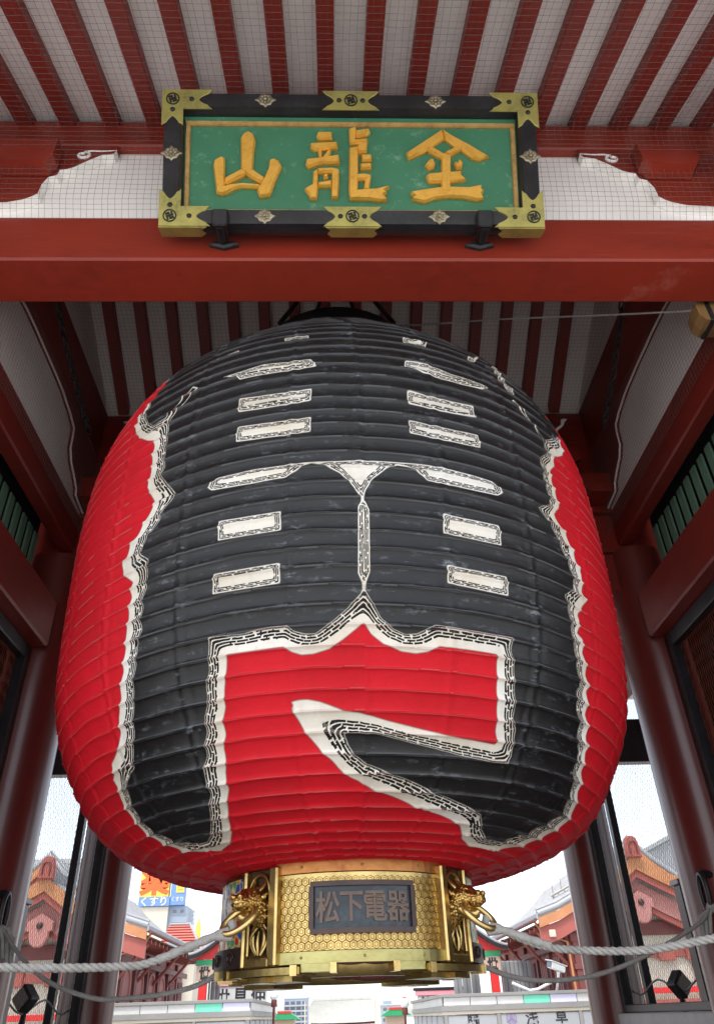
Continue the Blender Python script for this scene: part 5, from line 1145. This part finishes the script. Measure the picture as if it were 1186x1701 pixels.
    # niches in the end wall
    if arched:
        for cx in (10.05, 11.6):
            A = [(cx-.42, 1.2)]+[(cx-.42*math.cos(a), 3.05+.42*math.sin(a)) for a in np.linspace(0, math.pi, 10)]+[(cx+.42, 1.2)]
            m = MB(); m.prism(A, lambda u, v, d: (X(u), y0+.50+d, v), 0, .048); m.build('niche', M['shopdark'], t)
            m = MB(); m.tube([(X(u), y0+.49, v) for u, v in A], .05, 6); m.build('niche_rim', M['shoppink'], t)
        box('pink_panel', M['shoppink'], t, *sorted((X(9.46), X(12.3))), y0+.535, y0+.549, 1.0, 2.95)
    else:
        for cx in (10.2, 11.6):
            w = box('window', M['shopdark'], t, *sorted((X(cx-.45), X(cx+.45))), y0+.46, y0+.548, 1.5, 3.0, .01)
            box('pane', M['glass'], w, *sorted((X(cx-.38), X(cx+.38))), y0+.43, y0+.458, 1.57, 2.93)
            for j in range(3): box('slat', M['shoppink'], w, *sorted((X(cx-.30+.26*j), X(cx-.24+.26*j))), y0+.40, y0+.428, 1.57, 2.93)
    if not arched: box('junction_box', M['cream'], t, *sorted((X(8.40), X(8.66))), y0-.02, y0+.18, 4.10, 4.36, .02)
    return t
shop(-1, 'red shop with a curved tiled roof and arched niches left of the lantern base', True)
shop(1, 'red shop with a curved tiled roof and slatted windows right of the lantern base', False)

# low stalls with striped white fascias in front of the shops
def stall(s, label, x0, ztop, cols, texts):
    """x0: street side corner"""
    xs = lambda d: x0+s*d
    t = thing('market_stall', label, 'stall', (xs(3), 31.5, 0), 'white stalls in front of the red shops')
    L, Dp, y = 6.4, 12.0, 30.0
    b = lambda nme, mat, a0, a1, ya, yb, za, zb, bv=.008, par=None: box(nme, M[mat], par or t, *sorted((xs(a0), xs(a1))), ya, yb, za, zb, bv)
    b('roof_ledge', 'ledge', -.12, L+.1, y-.12, y+Dp, ztop-.10, ztop)
    b('lower_ledge', 'ledge', -.08, L+.1, y-.08, y+Dp, ztop-.52, ztop-.36)
    b('gutter_ledge', 'cream', -.03, L, y-.03, y+Dp, ztop-.62, ztop-.521)
    d = 0; w = .95
    for k, c in enumerate(cols):
        b('fascia_panel', c, d+.01, d+w-.01, y-.05, y-.01, ztop-.355, ztop-.105, .005); d += w
    for k in range(9): b('fascia_panel', 'whitepanel', -.05, -.005, y+.05+1.3*k, y+1.33+1.3*k, ztop-.355, ztop-.105, .005)
    b('body', 'cream', .03, L, y+.06, y+Dp, 0, ztop-.63, 0)
    PS = (0, 1.85, 4.75, 6.27)
    for q in PS: b('post', 'ledge', q, q+.13, y-.02, y+.055, 0, ztop-.622, .005)
    for k in range(3):
        p0 = PS[k]+.14
        sp = b('sign_panel', 'offwhite', p0, PS[k+1]-.01, y+.0, y+.05, ztop-1.75, ztop-.66, .005)
        for (dx, ch, mat, sz, dz) in texts[k]:
            if ch == '@':
                m = MB(); cxx, cz = xs(p0+dx), ztop-1.0+dz
                hx = [(cxx+.19*math.cos(R(60*i+30)), y-.006, cz+.19*math.sin(R(60*i+30))) for i in range(6)]
                m.tube(hx, .012, 5, closed=True)
                for i in (0, 2, 4): m.tube([(cxx, y-.006, cz), hx[(i+1) % 6]], .010, 5)
                for r_ in (.06, .12): m.tube([(cxx+r_*math.cos(R(60*i+30)), y-.006, cz+r_*math.sin(R(60*i+30))) for i in range(6)], .006, 4, closed=True)
                m.build('emblem', M['plum'], sp)
            else:
                glyph(ch, sz, lambda x, yy, z, dx=dx, p0=p0, dz=dz: (xs(p0+dx)+x, y-.004-z, ztop-1.0+dz+yy), M[mat], sp, .005, .008)
    for k in range(6): b('side_panel', 'offwhite', -.01, .028, y+.3+1.9*k, y+2.0+1.9*k, ztop-1.75, ztop-.66, .005)
    for k in range(7): b('side_post', 'ledge', -.03, .028, y+.15+1.9*k, y+.28+1.9*k, 0, ztop-.625, .005)
    return t
stall(1, 'long white stall with green and lilac fascia panels, right of the street', 3.73, 2.27,
      ['whitepanel', 'whitepanel', 'whitepanel', 'mint', 'lilac', 'whitepanel'],
      [[(.87, '聯', 'ink', .46, .22)], [(.36, '@', 'plum', 0, .22), (1.08, '浅', 'ink', .46, .22), (2.12, '草', 'ink', .46, .24)], []])
stall(-1, 'long white stall with one mint fascia panel, left of the street', -3.05, 2.335,
      ['lilac', 'mint', 'whitepanel', 'whitepanel', 'whitepanel', 'lilac'],
      [[(1.0, '聯', 'ink', .46, .06)], [(.30, '@', 'plum', 0, .0), (.95, '草', 'ink', .46, -.03), (1.9, '浅', 'ink', .46, -.03)], []])

# small gate boards with black tiled roofs on red posts
def gate_board(s, label, xo, xi, chars):
    t = thing('gate_board', label, 'sign', ((xo+xi)/2, 36, 0), 'roofed gate boards over the street')
    y = 36.0; w = xi-xo; cx = xo+w/2
    def rc(u): return 4.02+.78*(1-abs(u)**.75) if abs(u) < 1 else 4.02
    us = np.linspace(-1, 1, 17)
    m = MB(); P = [(cx+(abs(w)/2+.35)*u, 3.98+.75*(1-abs(u))**1.6) for u in us]; n = len(P)
    m.add([(x, yy, z+d) for yy in (y-.35, y+.6) for d in (0, .13) for x, z in P], [(i, i+1, 2*n+i+1, 2*n+i) for i in range(n-1)]+[(n+i, 3*n+i, 3*n+i+1, n+i+1) for i in range(n-1)]+[(i, n+i, n+i+1, i+1) for i in range(n-1)]+[(0, 2*n, 3*n, n), (n-1, 2*n-1, 4*n-1, 3*n-1)])
    m.build('roof', M['iron'], t)
    m = MB(); m.tube([(x, y-.30, z+.17) for x, z in P], .07, 6); m.build('roof_rim', M['roofgrey'], t)
    m = MB(); m.prism([(x, z-.02) for x, z in P]+[(P[-1][0], 3.96), (P[0][0], 3.96)], lambda u, v, d: (u, y-.1+d, v), 0, .1); m.build('gable_panel', M['signred'], t)
    a, b = sorted((xo, xi))
    m = MB(); m.tube([(cx+.17*math.cos(q), y-.12, 4.30+.17*math.sin(q)) for q in np.linspace(0, 6.283, 16, endpoint=False)], .03, 5, closed=True); m.ball((cx, y-.12, 4.30), .09, 8, (1, .5, 1)); m.build('gilt_crest', M['goldleaf'], t)
    box('green_beam', M['signgreen'], t, a-.05, b+.05, y-.13, y+.05, 3.74, 3.95, .01)
    bd = box('name_panel', M['beige'], t, a, b, y-.10, y, 3.20, 3.73, .01)
    for k, ch in enumerate(chars):
        xx = a+(b-a)*(k+.5)/len(chars)
        glyph(ch, .50, lambda x, yy, z, xx=xx: (xx+x, y-.104-z, 3.46+yy), M['ink'], bd, .005, .028, sx=.9)
    for x in ((a+.30,) if s < 0 else (b-.30,)): box('post', M['signred'], t, x-.17, x+.17, y-.06, y+.2, 0, 3.19, .015)
gate_board(-1, 'roofed beige gate board on red posts at the left of the lantern base', -6.0, -3.9, '世見仲')
gate_board(1, 'roofed beige gate board on red posts at the right of the lantern base', 5.0, 7.1, '仲見世')

# white curtain-like boards with pink tops
def pink_board(label, x0, x1, z0, z1, y, chars):
    t = thing('street_sign', label, 'sign', ((x0+x1)/2, y, 0), 'pink topped street signs')
    bd = box('panel', M['whitepanel'], t, x0, x1, y-.08, y+.08, z0, z1, .03)
    box('top_band', M['signpink'], t, x0-.1, x1+.1, y-.14, y+.14, z1+.002, z1+.22, .02)
    box('cap', M['iron'], t, x0-.2, x1+.1, y-.18, y+.18, z1+.225, z1+.36, .03)
    for k, ch in enumerate(chars):
        xx = x0+(x1-x0)*(k+.5)/len(chars)
        glyph(ch, .78, lambda x, yy, z, xx=xx: (xx+x, y-.085-z, (z0+z1)/2+yy), M['ink'], bd, .006, .022)
    for x in (x0+.2, x1-.2): box('post', M['ledge'], t, x-.09, x+.09, y-.07, y+.07, 0, z0-.002)
pink_board('white street sign with pink top, left of the distant hall', -6.5, -3.7, 2.35, 3.26, 45, '世見仲')
pink_board('white street sign with pink top, right of the distant hall', 4.25, 6.9, 1.72, 2.55, 45, '仲見世')
# globe lamps
for x, z, nm in ((-2.62, 2.55, 'left'), (2.80, 2.12, 'right')):
    t = thing('globe_lamp', 'white globe street lamp on the %s of the distant hall' % nm, 'lamp', (x, 35.5, 0), 'white globe lamps')
    MB().ball((x, 35.5, z), .19, 16).build('globe', M['lampwhite'], t)
    m = MB(); m.lathe([(.05, 0), (.05, z-.42), (.12, z-.40), (.12, z-.17)], (x, 35.5), 12); m.build('post', M['shopdark'], t)
    MB().lathe([(.10, z+.17), (.07, z+.21), (.02, z+.23)], (x, 35.5), 12).build('finial', M['shopred'], t)
# small stall roof far in the street
for x, s in ((-3.2, -1), (3.55, 1)):
    t = thing('street_booth', 'small %s booth with green roof far down the street' % ('left' if s < 0 else 'right'), 'booth', (x, 52, 0), 'small booths down the street')
    box('body', M['beige'], t, x-.6, x+.6, 52, 53.5, 0, 1.7, .02)
    m = MB(); m.prism([(-.95, 1.7), (.95, 1.7), (.4, 2.02), (-.4, 2.02)], lambda u, v, d: (x+u, 51.7+d, v), 0, 2.1); rf = m.build('roof', M['signgreen'], t)
    box('roof_ridge', M['signred'], t, x-.4, x+.4, 51.66, 53.84, 2.022, 2.14, .02)
    box('pole', M['cream'], t, x-s*1.25-.04, x-s*1.25+.04, 51.9, 51.98, 0, 2.6)
# security camera over the right stall
t = thing('security_camera', 'white security camera on a white pipe above the right stall', 'camera', (7.9, 30.3, 2.27))
T = Matrix.Translation((7.95, 30.0, 2.98)) @ Matrix.Rotation(R(14), 4, 'Y') @ Matrix.Rotation(R(38), 4, 'Z')
tr = lambda p: tuple(T @ Vector(p))
m = MB(); m.bbox(-.42, .36, -.12, .12, -.10, .12, .03, lambda p: tr((p[0], p[1], p[2]))); cm = m.build('housing', M['lampwhite'], t)
m = MB(); m.bbox(-.50, .42, -.15, .15, .122, .145, .008, tr); m.build('sun_shield', M['lampwhite'], cm)
m = MB(); m.bbox(-.45, -.42, -.10, .10, -.08, .10, .008, tr); m.build('lens', M['glass'], cm)
m = MB(); m.tube([(7.98, 30.0, 2.86), (7.98, 30.1, 2.70), (7.9, 30.3, 2.27)], [.07, .05, .05], 8); m.build('bracket', M['lampwhite'], t)
m = MB(); m.tube([(7.95, 30.2, 2.62), (7.2, 30.2, 2.33), (6.9, 30.2, 2.30), (6.3, 30.2, 2.55)], .05, 8); m.build('conduit', M['lampwhite'], t)
# white folded shutters and banners beside the right gate board
t = thing('white_shutter', 'tall white folded shutter beside the right gate board', 'shutter', (7.9, 37, 0))
for k in range(7): box('leaf', M['offwhite'], t, 7.35+.19*k, 7.52+.19*k, 37+.05*(k % 2), 37.12+.05*(k % 2), 0, 3.6, .02)
t = thing('white_shutter', 'tall white folded shutter behind the right gate board', 'shutter', (5.6, 37.3, 0))
for k in range(6): box('leaf', M['offwhite'], t, 5.2+.2*k, 5.38+.2*k, 37.4+.05*(k % 2), 37.52+.05*(k % 2), 0, 3.3, .02)
t = thing('white_shutter', 'white folded shutter beside the left gate board', 'shutter', (-5.3, 37, 0))
for k in range(5): box('leaf', M['offwhite'], t, -5.62+.10*k, -5.54+.10*k, 37+.05*(k % 2), 37.12+.05*(k % 2), 0, 3.2, .02)

# floodlights on the sills of the side screens
for s in (-1, 1):
    x = GX+s*(PX+.07); z = 1.84 if s < 0 else 1.79; y = 6.62
    t = thing('floodlight', 'dark square floodlight turned on its corner on the %s sill' % ('left' if s < 0 else 'right'), 'floodlight', (x, y, 1.62), 'floodlights on the sills')
    T = Matrix.Translation((x, y, z+.01)) @ Matrix.Rotation(R(24*s), 4, 'Z') @ Matrix.Rotation(R(45), 4, 'Y')
    tr = lambda p: tuple(T @ Vector(p))
    m = MB(); m.bbox(-.075, .075, -.05, .05, -.075, .075, .012, tr); hd = m.build('head', M['iron'], t)
    m = MB(); m.bbox(-.06, .06, -.056, -.0505, -.06, .06, .002, tr); m.build('lens', M['bronze'], hd)
    m = MB(); m.tube([(x, y, 1.62), (x, y+.02, z-.07), (x, y+.03, z)], [.03, .02, .02], 8); m.build('stand', M['iron'], t)
    m = MB(); P = [(x, y+.2+.12*k, 1.80+.05*math.sin(k*.8)) for k in range(-6, 9)]; m.tube(P, .008, 5); m.build('cable', M['steel'], t)

# ------------------------------------------------------------------ far buildings
t = thing('main_hall', 'distant temple hall with a huge pale ribbed roof at the end of the street', 'hall', (1.8, 280, 0))
cx, yh = 1.75, 280.0
m = MB(); rows = [(0, 14.2, .5), (.15, 12.9, 2.4), (.4, 11.2, 4.6), (.7, 10.3, 6.1), (1, 10.0, 7.0)]
F = []; vs = []
for f, hw, z in rows:
    for k in range(9):
        u = -1+k/4; up = .55*abs(u)**3*(1-f); vs.append((cx+hw*u, yh+9*f, z+up))
for i in range(len(rows)-1):
    for k in range(8): F.append((i*9+k, i*9+k+1, (i+1)*9+k+1, (i+1)*9+k))
nb = len(vs); vs += [(x, 2*yh+18-y, z) for x, y, z in vs]
F += [tuple(nb+i for i in f) for f in F]
m.add(vs, F); rf = m.build('roof', M['farroof'], t)
m = MB()
for k in range(57):
    u = -1+k/28; m.tube([(cx+hw*u, yh+9*f-.05, z+.55*abs(u)**3*(1-f)+.1) for f, hw, z in rows], .11, 4)
o = m.build('roof_rib', M['farroof'], rf); o['kind'] = 'stuff'
box('ridge', M['farroof'], rf, cx-10.2, cx+10.2, yh+8.4, yh+9.6, 6.9, 7.75, .1)
for s in (-1, 1):
    m = MB(); m.prism([(0, 0), (.9, 0), (1.0, 1.0), (.75, 1.7), (.45, 1.1), (0, .95)], lambda u, v, d, s=s: (cx+s*(9.4+u), yh+8.3+d, 6.9+v), 0, 1.4); m.build('ridge_end', M['farroof'], rf)
    m = MB(); m.tube([(cx+s*14.0, yh-.1, 1.1), (cx+s*11.3, yh+3.5, 4.75), (cx+s*10.05, yh+8.8, 7.1)], .28, 6); m.build('hip_ridge', M['farroof'], rf)
box('wall', M['shopred'], t, cx-10.5, cx+10.5, yh+3, yh+15, 0, 2.4)
def block(label, x0, x1, y, z1, mat, floors, bays, group='pale blocks behind the street', z0=0, dep=14):
    t = thing('apartment_block', label, 'building', ((x0+x1)/2, y, 0), group)
    box('wall', M[mat], t, x0, x1, y, y+dep, z0, z1)
    box('parapet', M['concrete'], t, x0-.15, x1+.15, y-.15, y+dep, z1+.002, z1+.35)
    w = (x1-x0)/bays; h = min(3.0, (z1-.6)/floors); wp = None
    for i in range(floors):
        for j in range(bays):
            zt = z1-.5-h*i
            if wp is None:
                wp = box('window', M['glass'], t, x0+w*.14, x0+w*.86, y-.08, y-.002, zt-h*.62, zt); w0 = (i, j)
            else: copies(wp, t, [(w*j, 0, -h*i)])
        box('balcony_band', M['offwhite'], t, x0-.1, x1+.1, y-.35, y-.10, z1-.5-h*i-h*.98, z1-.5-h*i-h*.66)
    return t
block('pale balconied apartment block left of the distant hall', -12.4, -7.0, 200, 5.9, 'bluegrey', 5, 4, dep=10)
t = block('pale low block right of the distant hall', 12.6, 18.5, 240, 4.4, 'offwhite', 3, 4, dep=10)
box('roof_tank', M['bluegrey'], t, 13.2, 15.4, 242, 246, 4.76, 5.6, .05)
block('cream office block behind the left gabled house', -27, -19.6, 60, 12.2, 'cream', 6, 8)
block('grey green office block behind the right gabled house', 27.0, 33.0, 80, 14.6, 'concrete', 7, 6)
block('white office block at the far right beside the right pillar', 29.4, 36, 66, 14.0, 'offwhite', 7, 6)
# tower with an advertisement
t = thing('sign_tower', 'cream tower with orange and yellow advertisement above the left shop roof', 'building', (-24.5, 110, 0))
box('shaft', M['cream'], t, -26.7, -22.9, 110, 116, 0, 15.2)
box('side_wing', M['bluegrey'], t, -22.9+.01, -20.4, 110.6, 116, 0, 15.3)
for z in (13.3, 14.2): box('louvre', M['offwhite'], t, -22.5, -20.5, 110.5, 110.59, z, z+.12)
for x in (-22.1, -21.1): box('window', M['glass'], t, x-.22, x+.22, 110.5, 110.59, 14.5, 14.8)
sg = box('blue_sign', M['blue'], t, -27.0, -22.75, 109.7, 110.9, 15.25, 16.4, .03)
glyph('くすり', 1.25, lambda x, y, z: (-24.9+x, 109.68-z, 15.85+y), M['whitepanel'], sg, .02, .03, 'lettering', 1.05)
sg = box('yellow_sign', M['yellow'], t, -27.0, -23.0, 109.7, 110.9, 16.42, 20.6, .03)
glyph('薬', 4.0, lambda x, y, z: (-25.0+x, 109.66-z, 18.6+y), M['orangesign'], sg, .04, .17)
sg = box('side_sign', M['blue'], t, -22.74, -20.8, 109.9, 111.1, 15.35, 19.4, .03)
yy = box('side_sign_face', M['yellow'], sg, -22.0, -20.9, 109.82, 109.898, 16.9, 19.0)
glyph('薬', 1.0, lambda x, y, z: (-21.45+x, 109.81-z, 17.7+y), M['orangesign'], sg, .01, .03)
glyph('くすり', .62, lambda x, y, z: (-21.75+x, 109.89-z, 16.1+y), M['whitepanel'], sg, .01, .015, 'lettering')
# red tiled house
t = thing('red_roof_house', 'house with a steep red tiled roof below the advertisement tower', 'house', (-15.2, 80, 0))
m = MB(); A = [(-17.3, 79.5, 7.6), (-13.0, 79.5, 7.6), (-14.7, 82, 10.05), (-16.7, 82, 10.05)]
B = [(x, 164-y, z) for x, y, z in A]
m.add(A+B, [(0, 1, 2, 3), (4, 7, 6, 5), (1, 5, 6, 2), (0, 3, 7, 4)]); rf = m.build('roof', M['redtile'], t)
for k in range(9):
    f = (k+.5)/9.5; m = MB(); m.tube([(-17.3+.6*f, 79.45+2.5*f, 7.66+2.45*f), (-13.0-1.7*f, 79.45+2.5*f, 7.66+2.45*f)], .07, 5); m.build('tile_course', M['redtile'], rf)
for e in (((-13.0, 79.5, 7.65), (-14.7, 82, 10.1)), ((-16.7, 82, 10.1), (-14.7, 82, 10.1))): MB().tube(e, .14, 6).build('ridge', M['roofgrey'], rf)
box('wall', M['cream'], t, -16.9, -13.6, 80, 84, 0, 7.62)
box('wall', M['offwhite'], t, -16.2, -14.8, 78.9, 79.9, 0, 8.3)
# masts and roof railings
t = thing('radio_mast', 'thin grey lattice mast with a yellow pinnacle behind the red roof', 'mast', (-15.9, 90, 0))
for x in (-16.25, -15.75): MB().tube([(x, 90, 0), (x, 90, 12.4)], .05, 5).build('pole', M['steel'], t)
for k in range(8): MB().tube([(-16.25, 90, 9.2+.4*k), (-15.75, 90, 9.4+.4*k)], .03, 4).build('rung', M['steel'], t)
MB().lathe([(.28, 0), (.28, 8.6), (.33, 8.7), (.30, 10.6), (.03, 11.6)], (-15.2, 90), 8).build('pinnacle', M['yellow'], t)
t = thing('roof_rail', 'thin pale roof railing on the right shop ridge', 'railing', (11.2, 40, 6.3))
for k in range(7): MB().tube([(10.9+.0*k, 33.2+1.1*k, 6.2), (10.9, 33.2+1.1*k, 6.55)], .03, 5).build('upright', M['cream'], t)
MB().tube([(10.9, 33.1, 6.55), (10.9, 40, 6.55)], .05, 6).build('rail', M['cream'], t)
t = thing('aerial', 'thin bent grey aerial above the right shop roof', 'aerial', (11.4, 40, 6.0))
MB().tube([(11.0, 40, 5.9), (11.0, 40, 7.15), (11.45, 40, 7.45), (11.5, 40, 6.2)], .025, 5).build('rod', M['steel'], t)

bpy.context.view_layer.update()
